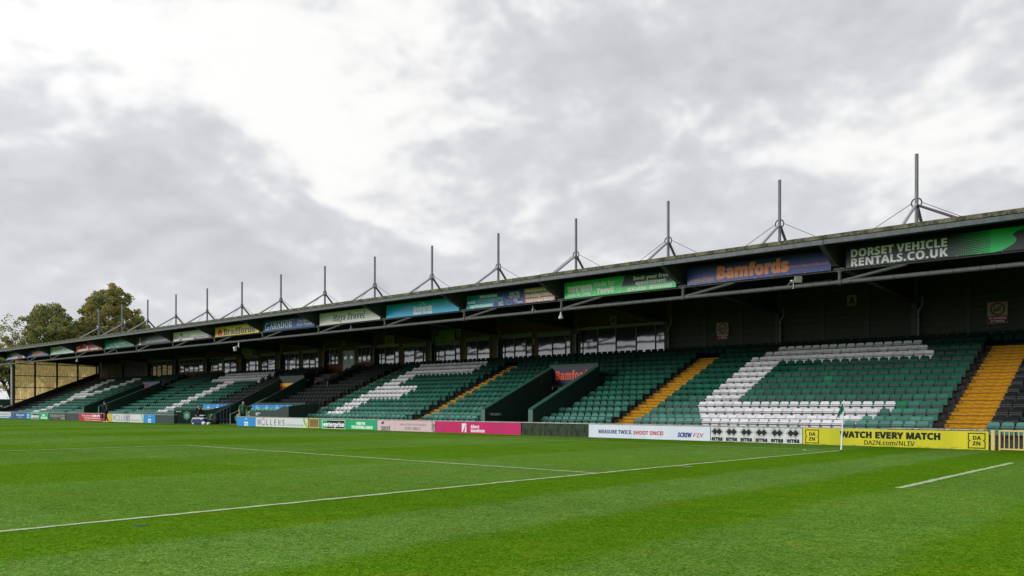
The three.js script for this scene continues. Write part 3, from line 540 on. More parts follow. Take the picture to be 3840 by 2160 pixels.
perimeter('low dark green wall with capping in front of the officials dugout', -44.06, -35.4, greenPaint);
perimeter('low wall with capping in front of the farthest seat blocks', -103, -53.6, greenPaint);
const B = (label, x0, x1, draw, o = {}) => board('advertising_board', label, 'board', x0 + 0.006, x1 - 0.006, -0.075, topAt((x0 + x1) / 2) - (o.drop ?? 0.012), WALL_Z + (o.dz ?? 0), draw, { px: 200, rough: 0.55, ...o });
B('yellow board with black match lettering behind the corner flag', -3.02, 3.2, (x, w, h) => {
  fill(x, '#cbc022', w, h); for (let i = 0; i < 60; i++) { x.fillStyle = `rgba(150,160,20,${R(0, 0.12)})`; x.fillRect(rnd() * w, 0, R(0.1, 0.9), h); }
  emblem(x, 0.1, h * 0.11, h * 0.76); emblem(x, w - 0.1 - h * 0.76, h * 0.11, h * 0.76);
  word(x, 'WATCH EVERY MATCH', w * 0.497, h * 0.31, w * 0.545, h * 0.34, '#14160d', 'sans-serif', 'bold', 9); word(x, 'DAZN.com/NLTV', w * 0.497, h * 0.73, w * 0.275, h * 0.25, '#14160d', 'sans-serif', '', 4);
  rect(x, 'rgba(60,60,10,0.6)', w * 0.452, 0, 0.008, h); grime(x, w, h, 200, '110,80,20', 0.16); grime(x, w, h, 60, '40,35,15', 0.06);
});
B('white board with six black diamond logos beside the yellow board', -6.87, -3.03, (x, w, h) => {
  fill(x, '#c9cccc', w, h); for (let i = 0; i < 70; i++) { x.strokeStyle = `rgba(120,140,142,${R(0.2, 0.5)})`; x.lineWidth = R(0.02, 0.05); const a = rnd() * w, b = rnd() * h, l = R(0.05, 0.16); x.beginPath(); x.moveTo(a, b); x.lineTo(a + l, b + l * (rnd() < 0.5 ? 1 : -1)); x.stroke(); }
  for (let i = 0; i < 6; i++) {
    const cx = w * (i + 0.44) / 6, cy = h * 0.31, s = w / 6 * 0.5, dia = (px, r) => { x.beginPath(); x.moveTo(px - r, cy); x.lineTo(px, cy - r); x.lineTo(px + r, cy); x.lineTo(px, cy + r); x.closePath(); };
    x.fillStyle = '#181a1b'; for (const r of [[s * 0.62, '#181a1b'], [s * 0.55, '#e2e4e4'], [s * 0.46, '#181a1b']]) for (const d of [-1, 1]) { x.fillStyle = r[1]; dia(cx + d * s * 0.3, r[0]); x.fill(); }
    rect(x, '#181a1b', cx - s * 0.1, cy - s * 0.1, s * 0.2, s * 0.2);
    word(x, 'errea', cx, h * 0.745, w / 6 * 0.78, h * 0.27, '#181a1b', 'sans-serif', 'bold', 10);
  }
  rect(x, 'rgba(60,60,60,0.7)', w / 2, 0, 0.008, h); grime(x, w, h, 220, '95,70,40', 0.2);
});
B('white board with blue and red lettering about measuring twice', -13.06, -6.88, (x, w, h) => {
  fill(x, '#c9cfdb', w, h); fadeTo(x, w, h); word(x, 'MEASURE TWICE.', w * 0.237, h * 0.49, w * 0.3, h * 0.27, '#141f63'); word(x, 'SHOOT ONCE!', w * 0.518, h * 0.51, w * 0.25, h * 0.27, '#a81225');
  word(x, 'SCREW', w * 0.805, h * 0.58, w * 0.105, h * 0.3, '#1a2578', 'sans-serif', 'bold italic', 9); word(x, 'FIX', w * 0.905, h * 0.58, w * 0.08, h * 0.27, '#a81225', 'sans-serif', 'italic');
  rect(x, 'rgba(60,60,70,0.5)', w * 0.37, 0, 0.008, h); grime(x, w, h, 60, '70,65,40', 0.05);
});
B('bright pink board with a white square logo below the nearest tunnel', -23.38, -17.2, (x, w, h) => {
  fill(x, '#b3125a', w, h); for (let i = 0; i < 50; i++) { x.fillStyle = `rgba(210,30,110,${R(0, 0.1)})`; x.fillRect(rnd() * w, 0, R(0.1, 0.6), h); }
  const a = w * 0.33, b = h * 0.13, s = h * 0.75; rect(x, '#d7d9dc', a, b, s * 0.72, s); x.fillStyle = '#b3125a'; x.beginPath(); x.moveTo(a + s * 0.62, b + s * 0.06); x.lineTo(a + s * 0.42, b + s); x.lineTo(a + s * 0.14, b + s); x.closePath(); x.fill();
  word(x, 'Albert', w * 0.487, h * 0.37, w * 0.102, h * 0.27, '#eadde4'); word(x, 'Goodman', w * 0.519, h * 0.7, w * 0.165, h * 0.27, '#eadde4'); grime(x, w, h, 40, '90,20,50', 0.04);
});
B('pale pink board with a bird logo and phone number', -28.35, -23.4, (x, w, h) => {
  fill(x, '#c9aeb2', w, h); word(x, 'nest', w * 0.155, h * 0.66, w * 0.165, h * 0.45, '#201d20', 'serif'); x.fillStyle = '#201d20'; x.beginPath(); x.ellipse(w * 0.1, h * 0.24, 0.12, 0.07, -0.5, 0, 7); x.fill(); x.beginPath(); x.moveTo(w * 0.112, h * 0.2); x.lineTo(w * 0.122, h * 0.06); x.lineTo(w * 0.128, h * 0.22); x.fill();
  word(x, 'ASSOCIATES', w * 0.155, h * 0.93, w * 0.16, h * 0.05, '#6a5a60'); word(x, 'INNOVATIVE ESTATE AGENCY', w * 0.635, h * 0.34, w * 0.46, h * 0.17, '#4a4448', 'sans-serif', ''); word(x, '01935 388812', w * 0.63, h * 0.68, w * 0.27, h * 0.27, '#39343a', 'sans-serif', '');
  rect(x, 'rgba(120,100,104,0.8)', w * 0.325, 0, 0.01, h); for (let i = 0; i < 60; i++) { x.fillStyle = `rgba(50,55,35,${R(0.3, 0.8)})`; x.beginPath(); x.ellipse(w * 0.965 + R(-0.1, 0.14), rnd() * h, R(0.02, 0.06), R(0.01, 0.03), R(0, 3), 0, 7); x.fill(); } grime(x, w, h, 50, '80,70,40', 0.1);
});
B('green board with HERE FOR lettering left of the pale pink board', -31.2, -28.37, hereFor);
B('green board with black hire name panel beside the small yellow gate', -34.06, -31.21, hire);
B('long white board with rainbow letter left of the small yellow gate', -41.55, -35.4, wollens, { dz: 0.004 });
B('square light blue board at the near side of the dugouts', -44.04, -41.56, (x, w, h) => { fill(x, '#1583c4', w, h); motorLogo(x, w / 2, h * 0.55, h * 0.92); });
B('square light blue board at the far side of the dugouts', -58.88, -56.73, (x, w, h) => { fill(x, '#1583c4', w, h); motorLogo(x, w / 2, h * 0.55, h * 0.9); });
B('white board with rainbow letter behind the walking person', -65.08, -58.9, wollens);
B('short yellow board between the red board and the far white board', -66.45, -65.1, (x, w, h) => { fill(x, '#c3a62c', w, h); grime(x, w, h, 60, '90,70,20', 0.9); });
B('red board with white lettering beside the walking person', -72.55, -66.47, (x, w, h) => { fill(x, '#a8151f', w, h); word(x, 'The new name for', w * 0.3, h * 0.25, w * 0.38, h * 0.26, '#f0dedf', 'sans-serif', ''); word(x, 'Citroën in Yeovil', w * 0.68, h * 0.25, w * 0.34, h * 0.26, '#fff'); word(x, 'Yeovil’s Local Peugeot Servicing and Motorhome work', w * 0.5, h * 0.56, w * 0.62, h * 0.14, '#f0dedf'); word(x, '01935 433 700 - www.motors.co.uk', w * 0.52, h * 0.83, w * 0.6, h * 0.11, '#eac8ca'); });
B('dark grey board with pale serif lettering on the far wall', -80.15, -75.9, (x, w, h) => { fill(x, '#323534', w, h); word(x, 'TAYLOR & CO', w * 0.37, h * 0.38, w * 0.64, h * 0.36, '#b9b6ae', 'serif', ''); word(x, 'ESTATE', w * 0.37, h * 0.8, w * 0.22, h * 0.1, '#9a978f', 'serif', ''); for (const [y, s] of [[0.3, '01935'], [0.55, 'taylorand.co'], [0.8, 'LETTINGS']]) word(x, s, w * 0.85, h * y, w * 0.24, h * 0.13, '#b9b6ae'); });
B('far green board with HERE FOR lettering right of a black name panel', -82.8, -80.33, hereFor);
B('far green board with black hire name panel', -85.5, -82.85, hire);
B('mid blue board at the far corner, right of the white and blue board', -86.7, -85.55, (x, w, h) => { fill(x, '#2c6fb0', w, h); word(x, 'KINGS', w * 0.5, h * 0.35, w * 0.7, h * 0.22, '#cfe0ee'); word(x, 'LANE', w * 0.5, h * 0.7, w * 0.6, h * 0.2, '#cfe0ee'); });
B('dark blue board with white line of text at the far corner', -90.3, -86.75, (x, w, h) => { fill(x, '#1e5688', w, h); word(x, 'WESSEX GROUP', w * 0.5, h * 0.4, w * 0.7, h * 0.16, '#d5e2ec'); word(x, 'DIRECT', w * 0.5, h * 0.72, w * 0.3, h * 0.1, '#b5cadb'); });
B('white over blue board with small icons at the far corner', -96, -90.4, (x, w, h) => { fill(x, '#c3c8c8', w, h); rect(x, '#2a6fa6', 0, h * 0.66, w, h * 0.34); rect(x, '#3a5c7c', w * 0.8, 0, w * 0.2, h); for (let i = 0; i < 7; i++) rect(x, '#5a6468', w * (0.05 + i * 0.105), h * 0.22, w * 0.045, h * 0.26); word(x, 'POWER TOOLS', w * 0.4, h * 0.84, w * 0.6, h * 0.16, '#cfe0ee'); });

// signs hung in the bays of the truss under the roof edge
const SZ = -7.47;
const S = (bay, label, draw, o = {}) => board('roof_sign', label, 'sign', mastX(bay) + 0.29, mastX(bay) + 6.84, 6.93, o.top ?? 7.76, SZ, (x, w, h) => { draw(x, w, h); for (let i = 0; i < 9; i++) rect(x, 'rgba(225,225,225,0.85)', w * (i + 0.5) / 9, h * 0.965, 0.022, 0.022); }, { px: 180, rough: 0.28, coat: 0, spec: 0.6, gain: 1.95, side: [0.02, 0.02, 0.02], ...o });
const bamford = (x, w, h) => { fill(x, '#1b2a63', w, h); word(x, 'Bamfords', w * 0.475, h * 0.46, w * 0.51, h * 0.64, '#e4602c', 'sans-serif', 'bold', 9); };
S(0, 'black roof sign with white rental lettering and green flash, nearest', (x, w, h) => {
  fill(x, '#1d2326', w, h); word(x, 'DORSET VEHICLE', w * 0.295, h * 0.29, w * 0.54, h * 0.37, '#e2e4e0', 'sans-serif', 'bold', 3); word(x, 'RENTALS.CO.UK', w * 0.295, h * 0.73, w * 0.54, h * 0.37, '#e2e4e0', 'sans-serif', 'bold', 3);
  x.fillStyle = '#11924a'; for (let i = 0; i < 24; i++) for (let j = 0; j < 13; j++) { const t = i / 24; x.beginPath(); x.ellipse(w * 0.56 + i * w * 0.0095 + (j % 2) * 0.02, h * (j + 0.5) / 13, 0.004 + 0.028 * t, 0.004 + 0.028 * t, 0, 0, 7); x.fill(); }
  x.beginPath(); x.moveTo(w * 0.78, 0); x.lineTo(w, 0); x.lineTo(w, h * 0.05); x.quadraticCurveTo(w * 0.88, h * 0.15, w * 0.885, h * 0.35); x.quadraticCurveTo(w * 0.93, h * 0.6, w * 0.86, h * 0.85); x.quadraticCurveTo(w * 0.83, h, w * 0.78, h); x.fill();
  x.beginPath(); x.moveTo(w * 0.93, 0); x.quadraticCurveTo(w * 0.95, h * 0.3, w, h * 0.25); x.lineTo(w, 0); x.fill();
});
S(1, 'navy roof sign with big orange name, second from the near end', (x, w, h) => { bamford(x, w, h); word(x, '01935 423006', w * 0.11, h * 0.78, w * 0.18, h * 0.17, '#d8572b', 'sans-serif', ''); word(x, 'bamfordsservices.com', w * 0.86, h * 0.6, w * 0.25, h * 0.13, '#d8572b', 'sans-serif', ''); });
S(2, 'green and dark roof sign about kitchens and bedrooms', (x, w, h) => {
  fill(x, '#1f9a4c', w, h); x.fillStyle = '#20343a'; x.beginPath(); x.moveTo(w * 0.56, 0); x.lineTo(w, 0); x.lineTo(w, h * 0.66); x.lineTo(w * 0.53, h * 0.66); x.fill(); x.strokeStyle = '#c7d6cc'; x.lineWidth = 0.02; x.beginPath(); x.moveTo(w * 0.565, 0); x.lineTo(w * 0.515, h); x.stroke();
  word(x, 'wren', w * 0.15, h * 0.38, w * 0.24, h * 0.42, '#a9d6b5', 'sans-serif', 'bold', 10); word(x, 'Made for Living', w * 0.14, h * 0.78, w * 0.22, h * 0.2, '#d9eadf', 'sans-serif', ''); word(x, 'Made for', w * 0.38, h * 0.3, w * 0.2, h * 0.3, '#a9d6b5', 'sans-serif', ''); word(x, 'Yeovil', w * 0.39, h * 0.7, w * 0.155, h * 0.32, '#d9eadf');
  word(x, 'Book your free', w * 0.79, h * 0.22, w * 0.3, h * 0.22, '#c3cfcc'); word(x, 'appointment', w * 0.79, h * 0.5, w * 0.26, h * 0.22, '#d3dcda'); word(x, 'KITCHENS · BEDROOMS', w * 0.78, h * 0.84, w * 0.38, h * 0.17, '#d9eadf');
});
S(3, 'navy roof sign with teal and tan text strips on blood pressure', (x, w, h) => {
  fill(x, '#1d2a66', w, h); rect(x, '#14757c', w * 0.01, h * 0.1, w * 0.36, h * 0.24); rect(x, '#178a90', w * 0.01, h * 0.4, w * 0.42, h * 0.25); rect(x, '#1a989a', w * 0.005, h * 0.71, w * 0.32, h * 0.25);
  word(x, 'More than', w * 0.09, h * 0.22, w * 0.14, h * 0.17, '#0d4f57'); word(x, '50% of all heart', w * 0.265, h * 0.22, w * 0.2, h * 0.18, '#c9e2df'); word(x, 'attacks', w * 0.06, h * 0.53, w * 0.09, h * 0.18, '#dcecea'); word(x, 'and strokes are caused', w * 0.265, h * 0.53, w * 0.31, h * 0.18, '#0f3d63'); word(x, 'by', w * 0.025, h * 0.83, w * 0.028, h * 0.18, '#0f3d63'); word(x, 'high blood pressure.', w * 0.18, h * 0.83, w * 0.27, h * 0.18, '#eef6f4');
  word(x, 'TAKE THE', w * 0.56, h * 0.24, w * 0.12, h * 0.2, '#c9cfe0', 'sans-serif', ''); word(x, 'PRESSURE', w * 0.56, h * 0.47, w * 0.125, h * 0.2, '#d5daea', 'sans-serif', ''); word(x, 'OFF', w * 0.572, h * 0.7, w * 0.05, h * 0.18, '#e5e8f2', 'sans-serif', '');
  x.strokeStyle = '#2a9ab0'; x.lineWidth = 0.015; x.strokeRect(w * 0.475, h * 0.7, w * 0.055, h * 0.25); x.beginPath(); x.moveTo(w * 0.44, h * 0.3); x.bezierCurveTo(w * 0.43, h * 0.7, w * 0.49, h * 0.5, w * 0.5, h * 0.72); x.stroke();
  rect(x, '#dfe4f2', w * 0.385, h * 0.72, w * 0.05, h * 0.12); word(x, 'NHS', w * 0.41, h * 0.78, w * 0.04, h * 0.1, '#1d2a66', 'sans-serif', 'bold italic'); word(x, 'Somerset', w * 0.41, h * 0.92, w * 0.055, h * 0.08, '#cfd6e8'); x.lineWidth = 0.02; x.strokeStyle = '#e5e8f2'; x.beginPath(); x.arc(w * 0.585, h * 0.86, 0.06, 2.4, 7.6); x.stroke(); word(x, 'Somerset', w * 0.628, h * 0.86, w * 0.055, h * 0.1, '#cfd6e8');
  for (const [y, s, a, b] of [[0.19, 'check yours today', 0.68, 0.3], [0.52, 'borrowing a free kit', 0.685, 0.31], [0.84, 'from a local library', 0.69, 0.3]]) { rect(x, '#a86f4c', w * (a - 0.012), h * (y - 0.14), w * (b + 0.01), h * 0.27); word(x, s, w * (a + b / 2 - 0.005), h * y, w * b * 0.92, h * 0.2, '#efe3d8'); }
});
S(4, 'plain light blue roof sign with small white central logo', (x, w, h) => { fill(x, '#1581c2', w, h); rect(x, 'rgba(255,255,255,0.12)', w * 0.395, 0, 0.01, h); rect(x, 'rgba(255,255,255,0.12)', w * 0.68, 0, 0.01, h); motorHouse(x, w * 0.52, h * 0.2, h * 0.62, '#dff0fa'); word(x, 'Howards', w * 0.52, h * 0.5, w * 0.26, h * 0.33, '#fff', 'sans-serif', 'bold', 7); word(x, 'Motor Group', w * 0.52, h * 0.82, w * 0.26, h * 0.23, '#fff', 'sans-serif', 'bold', 6); });
S(5, 'white roof sign with dark script travel name and orange swoosh', (x, w, h) => { fill(x, '#b9c9c4', w, h); x.fillStyle = '#c98f22'; x.beginPath(); x.moveTo(w * 0.2, h * 0.6); x.quadraticCurveTo(w * 0.32, h * 1.05, w * 0.42, h * 0.58); x.quadraticCurveTo(w * 0.3, h * 0.9, w * 0.2, h * 0.6); x.fill(); x.beginPath(); x.moveTo(w * 0.52, h * 0.3); x.quadraticCurveTo(w * 0.63, h * 0.0, w * 0.74, h * 0.22); x.quadraticCurveTo(w * 0.62, h * 0.12, w * 0.52, h * 0.3); x.fill(); word(x, 'Hays Travel', w * 0.49, h * 0.48, w * 0.53, h * 0.5, '#16202c', 'serif', 'bold italic'); });
S(6, 'dark blue roof sign with white serif name about garage doors', (x, w, h) => { fill(x, '#163c72', w, h); word(x, 'G', w * 0.075, h * 0.54, w * 0.085, h * 0.66, '#d5dce4', 'serif', ''); word(x, 'ARADOR', w * 0.355, h * 0.56, w * 0.45, h * 0.5, '#d5dce4', 'serif', ''); rect(x, '#d5dce4', w * 0.12, h * 0.2, w * 0.5, 0.03); word(x, 'The Garage', w * 0.815, h * 0.38, w * 0.27, h * 0.23, '#b9c6d4', 'sans-serif', ''); word(x, 'Door People', w * 0.815, h * 0.68, w * 0.29, h * 0.23, '#c6d0dc', 'sans-serif', ''); });
S(7, 'yellow roof sign with red house shape and heavy dark name', (x, w, h) => { fill(x, '#c99a2c', w, h); x.fillStyle = '#ad1738'; x.beginPath(); x.moveTo(w * 0.07, h * 0.9); x.lineTo(w * 0.07, h * 0.46); x.lineTo(w * 0.12, h * 0.22); x.lineTo(w * 0.17, h * 0.46); x.lineTo(w * 0.17, h * 0.9); x.fill(); word(x, 'Bradfords', w * 0.555, h * 0.55, w * 0.72, h * 0.64, '#2b2019', 'serif', 'bold', 4); for (let i = 0; i < 14; i++) { x.strokeStyle = 'rgba(255,235,170,0.25)'; x.lineWidth = 0.05; x.beginPath(); const a = rnd() * w; x.moveTo(a, h); x.lineTo(a + R(-0.1, 0.2), h * R(0.5, 0.85)); x.stroke(); } }, { top: 7.7 });
S(8, 'white roof sign with a big black figure two in its name', (x, w, h) => { fill(x, '#b3bab6', w, h); word(x, 'Back', w * 0.09, h * 0.56, w * 0.14, h * 0.34, '#26282c', 'sans-serif', ''); word(x, '2', w * 0.2, h * 0.55, w * 0.075, h * 0.78, '#14161a', 'serif', 'bold italic'); word(x, 'Market', w * 0.345, h * 0.58, w * 0.22, h * 0.34, '#26282c', 'sans-serif', ''); word(x, '.com', w * 0.49, h * 0.68, w * 0.07, h * 0.12, '#55595c'); word(x, 'Removals', w * 0.72, h * 0.24, w * 0.26, h * 0.18, '#5a625c', 'serif', ''); word(x, '& Clearances', w * 0.77, h * 0.5, w * 0.28, h * 0.18, '#4a524c', 'serif', ''); rect(x, '#5a4450', w * 0.55, h * 0.72, w * 0.45, h * 0.28); word(x, 'T: 0800 240 1212 444', w * 0.76, h * 0.85, w * 0.34, h * 0.15, '#e5dfe2'); }, { top: 7.7 });
S(9, 'charcoal roof sign with white line about material handling', (x, w, h) => { fill(x, '#2b3032', w, h); word(x, 'EQUIPMENT', w * 0.6, h * 0.3, w * 0.6, h * 0.3, '#2f5a48', 'serif', ''); word(x, 'Leaders in material handling equipment', w * 0.6, h * 0.66, w * 0.66, h * 0.22, '#d5d8d8', 'serif', ''); x.strokeStyle = '#9aa09c'; x.lineWidth = 0.05; x.beginPath(); x.ellipse(w * 0.1, h * 0.45, 0.12, 0.26, 0, 0, 7); x.stroke(); x.fillStyle = '#c5c9c6'; x.beginPath(); x.moveTo(w * 0.1, h * 0.7); x.lineTo(w * 0.13, h * 0.95); x.lineTo(w * 0.07, h * 0.95); x.fill(); });
S(10, 'teal green roof sign with a small leaf and pale capitals', (x, w, h) => { fill(x, '#0f5f55', w, h); x.strokeStyle = '#b5d6ca'; x.lineWidth = 0.025; x.beginPath(); x.ellipse(w * 0.07, h * 0.55, 0.1, 0.2, 0, 0, 7); x.stroke(); word(x, 'FOREST AND CHARTERED', w * 0.42, h * 0.52, w * 0.58, h * 0.2, '#b5d6ca', 'sans-serif', ''); for (let i = 0; i < 8; i++) { x.fillStyle = 'rgba(200,215,160,0.45)'; x.fillRect(w * R(0.1, 0.95), h * R(0.6, 0.8), R(0.05, 0.16), h * 0.25); } });
S(11, 'red roof sign with a pale building drawing', (x, w, h) => { fill(x, '#8c1518', w, h); word(x, 'TCT', w * 0.08, h * 0.55, w * 0.12, h * 0.5, '#d8b5ae', 'serif', ''); x.strokeStyle = '#d8b5ae'; x.lineWidth = 0.04; x.beginPath(); x.arc(w * 0.32, h * 0.45, 0.24, 3, 6.4); x.stroke(); rect(x, '#cfa9a3', w * 0.08, h * 0.68, w * 0.35, h * 0.24); rect(x, '#d0b7b2', w * 0.4, h * 0.35, w * 0.07, h * 0.5); rect(x, '#cfa9a3', w * 0.56, h * 0.72, w * 0.28, h * 0.18); });
S(12, 'pale mint roof sign with grey capitals', (x, w, h) => { fill(x, '#93a89e', w, h); word(x, 'MGS SW', w * 0.35, h * 0.4, w * 0.33, h * 0.42, '#2d3733', 'sans-serif', ''); word(x, 'Group', w * 0.64, h * 0.46, w * 0.18, h * 0.26, '#5d6a64', 'sans-serif', ''); rect(x, '#3f6b52', w * 0.04, h * 0.2, w * 0.03, h * 0.4); rect(x, '#3f6b52', w * 0.1, h * 0.2, w * 0.02, h * 0.4); for (let i = 0; i < 80; i++) rect(x, `rgba(80,110,95,${R(0.1, 0.4)})`, w * R(0.05, 0.95), h * R(0.65, 0.95), R(0.03, 0.1), 0.03); });
S(13, 'far navy roof sign with orange name near the end wall', bamford);
S(14, 'farthest roof sign, black with a pink patch, at the far roof end', (x, w, h) => { fill(x, '#20262b', w, h); word(x, 'HARKERS', w * 0.48, h * 0.3, w * 0.6, h * 0.34, '#8d959c', 'sans-serif', ''); rect(x, '#b5838d', w * 0.3, h * 0.6, w * 0.28, h * 0.4); rect(x, '#7a8a96', 0, h * 0.7, w * 0.3, h * 0.3); rect(x, '#c5c9c6', w * 0.84, h * 0.6, w * 0.08, h * 0.4); rect(x, '#3a2f36', w * 0.58, h * 0.6, w * 0.22, h * 0.4); });

// small plates on the back wall
const WZ = BACK_Z + 0.14;
const plate = (label, s, x) => board('letter_plate', label, 'sign', x, x + 0.5, 6.74, 7.31, WZ, (c, w, h) => { fill(c, '#8c8a6e', w, h); word(c, s, w / 2, h * 0.5, w * 0.5, h * 0.62, '#15161c'); }, { px: 96 });
plate('square plate with letter A high under the roof, nearest letter plate', 'A', -6.18); plate('square plate with letter B above the largest lounge window', 'B', -21.4); plate('square plate with letter C beside a pale green sign', 'C', -35.79); plate('square plate with letter D above the pale double door', 'D', -50.3); plate('small far plate with letter E above lounge windows', 'E', -64.9);
const noSmoke = (x, w, h) => { fill(x, '#8f8b70', w, h); rect(x, '#7d1424', 0, h * 0.66, w, h * 0.31); x.strokeStyle = '#7d1424'; x.lineWidth = 0.07; x.beginPath(); x.arc(w / 2, h * 0.34, w * 0.32, 0, 7); x.stroke(); rect(x, '#20202a', w * 0.32, h * 0.36, w * 0.34, h * 0.05); x.strokeStyle = '#20202a'; x.lineWidth = 0.03; x.beginPath(); x.moveTo(w * 0.36, h * 0.34); x.quadraticCurveTo(w * 0.3, h * 0.26, w * 0.38, h * 0.2); x.stroke(); x.strokeStyle = '#7d1424'; x.lineWidth = 0.06; x.beginPath(); x.moveTo(w * 0.7, h * 0.2); x.lineTo(w * 0.3, h * 0.48); x.stroke(); word(x, 'No Smoking', w / 2, h * 0.745, w * 0.86, h * 0.09, '#dcc9c4'); word(x, 'or Vaping', w / 2, h * 0.885, w * 0.66, h * 0.09, '#dcc9c4'); };
board('no_smoking_sign', 'no smoking sign above the widest yellow steps on the dark wall', 'sign', 0.4, 1.27, 5.36, 6.38, WZ, noSmoke, { px: 128 });
board('no_smoking_sign', 'no smoking sign right of the largest lounge window', 'sign', -13.78, -13.0, 5.36, 6.34, WZ, noSmoke, { px: 128 });
board('wall_sign', 'pale sign with a bird logo above a lounge window', 'sign', -44.37, -43.13, 6.6, 7.3, WZ, (x, w, h) => { fill(x, '#8e7f78', w, h); word(x, 'nest', w / 2, h * 0.6, w * 0.6, h * 0.45, '#241f20', 'serif'); }, { px: 96 });
board('wall_sign', 'pale green sign with a small red triangle above a lounge window', 'sign', -38.3, -35.95, 6.48, 7.34, WZ, (x, w, h) => { fill(x, '#6f8466', w, h); x.fillStyle = '#7d1a1a'; x.beginPath(); x.moveTo(w * 0.05, h * 0.5); x.lineTo(w * 0.12, h * 0.1); x.lineTo(w * 0.2, h * 0.5); x.fill(); word(x, 'Suites', w * 0.45, h * 0.66, w * 0.3, h * 0.28, '#41553f', 'serif', 'italic'); }, { px: 96 });
board('wall_sign', 'plain pale green sign above the far lounge windows', 'sign', -67.2, -65.15, 6.52, 7.28, WZ, (x, w, h) => fill(x, '#7d8f72', w, h), { px: 64 });
board('safety_notice', 'small yellow notice between two lounge windows left of the largest', 'sign', -28.05, -27.8, 5.75, 6.15, WZ, (x, w, h) => fill(x, '#8f8a2a', w, h), { px: 64 });
// banners at the ends of the tunnels
board('tunnel_banner', 'navy banner with orange name at the back of the nearest tunnel', 'banner', -21.76, -18.62, 2.67, 3.75, TUN_Z + 0.02, (x, w, h) => { fill(x, '#070a28', w, h); word(x, 'Bamfords', w * 0.5, h * 0.46, w * 0.86, h * 0.5, '#c9451f', 'sans-serif', 'bold', 4); }, { px: 200, rough: 0.35 });
board('tunnel_banner', 'yellow banner with red house shape at the middle tunnel', 'banner', -51.5, -48.1, 2.5, 3.28, TUN_Z + 0.02, (x, w, h) => { fill(x, '#c99a1c', w, h); x.fillStyle = '#ad1738'; x.beginPath(); x.moveTo(w * 0.05, h * 0.72); x.lineTo(w * 0.05, h * 0.42); x.lineTo(w * 0.1, h * 0.22); x.lineTo(w * 0.16, h * 0.42); x.lineTo(w * 0.16, h * 0.72); x.fill(); word(x, 'Bradfords', w * 0.58, h * 0.5, w * 0.78, h * 0.42, '#241a14', 'serif'); }, { px: 128 });
board('tunnel_banner', 'dark navy banner at the farthest tunnel', 'banner', -77.2, -73.85, 2.7, 3.75, TUN_Z + 0.02, (x, w, h) => { fill(x, '#141a4a', w, h); word(x, 'Bamfords', w * 0.5, h * 0.46, w * 0.86, h * 0.5, '#b5401f', 'sans-serif'); }, { px: 128 });
board('exit_sign', 'small black and white sign under the nearest tunnel banner', 'sign', -21.3, -20.85, 2.3, 2.53, TUN_Z + 0.05, (x, w, h) => { fill(x, '#20262a', w, h); x.strokeStyle = '#b9c0bc'; x.lineWidth = 0.02; x.strokeRect(0.02, 0.02, w - 0.04, h - 0.04); word(x, 'EXIT', w * 0.5, h * 0.5, w * 0.6, h * 0.4, '#c9d0cc'); }, { px: 64 });
{ const t = board('wall_lettering', 'small white lettering on the left wall of the nearest tunnel', 'sign', -0.55, 0.55, 0, 0.2, 0, (x, w, h) => { fill(x, '#0c2a20', w, h); word(x, 'TER BIIII O', w / 2, h / 2, w * 0.84, h * 0.62, '#c5ccc6'); }, { px: 64 }); t.position.set(-21.77, 0.83, -7.7); t.rotation.y = Math.PI / 2; }
// ---------------------------------------------------------------- gates, corner flag, fixtures
const railM = mat([1, 1, 1], 0.6, { map: mottle(128, [0.62, 0.47, 0.16], 0.75, 1.12, 8, 4, 1, 91) });
function gate(label, x0, x1, y0, y1, step, post) {
  const t = thing('railing_gate', label, 'gate', [x0, y0, WALL_Z]), h = y1 - y0, w = x1 - x0;
  part('rail', box(0, w, h - 0.05, h, -0.05, 0), railM, t); part('rail', box(0, w, 0.03, 0.075, -0.05, 0), railM, t); part('stile', box(0, 0.05, 0, h - 0.05, -0.048, -0.002), railM, t); part('stile', box(w - 0.05, w, 0, h - 0.05, -0.048, -0.002), railM, t);
  for (let x = step; x < w - 0.08; x += step) part('bar', box(x + 0.012, x + 0.04, 0.075, h - 0.05, -0.037, -0.012), railM, t);
  if (post) part('gate_post', new RoundedBoxGeometry(0.115, h + 0.06, 0.13, 2, 0.012).translate(post - x0, h / 2 - 0.04, -0.03), railM, t);
  return t;
}
gate('yellow railing gate at the near end of the yellow board', 3.48, 5.6, -0.05, 0.625, 0.135, 3.32);
gate('small yellow railing gate between the long white board and green board', -35.2, -34.12, -0.06, 0.6, 0.12, -35.32);
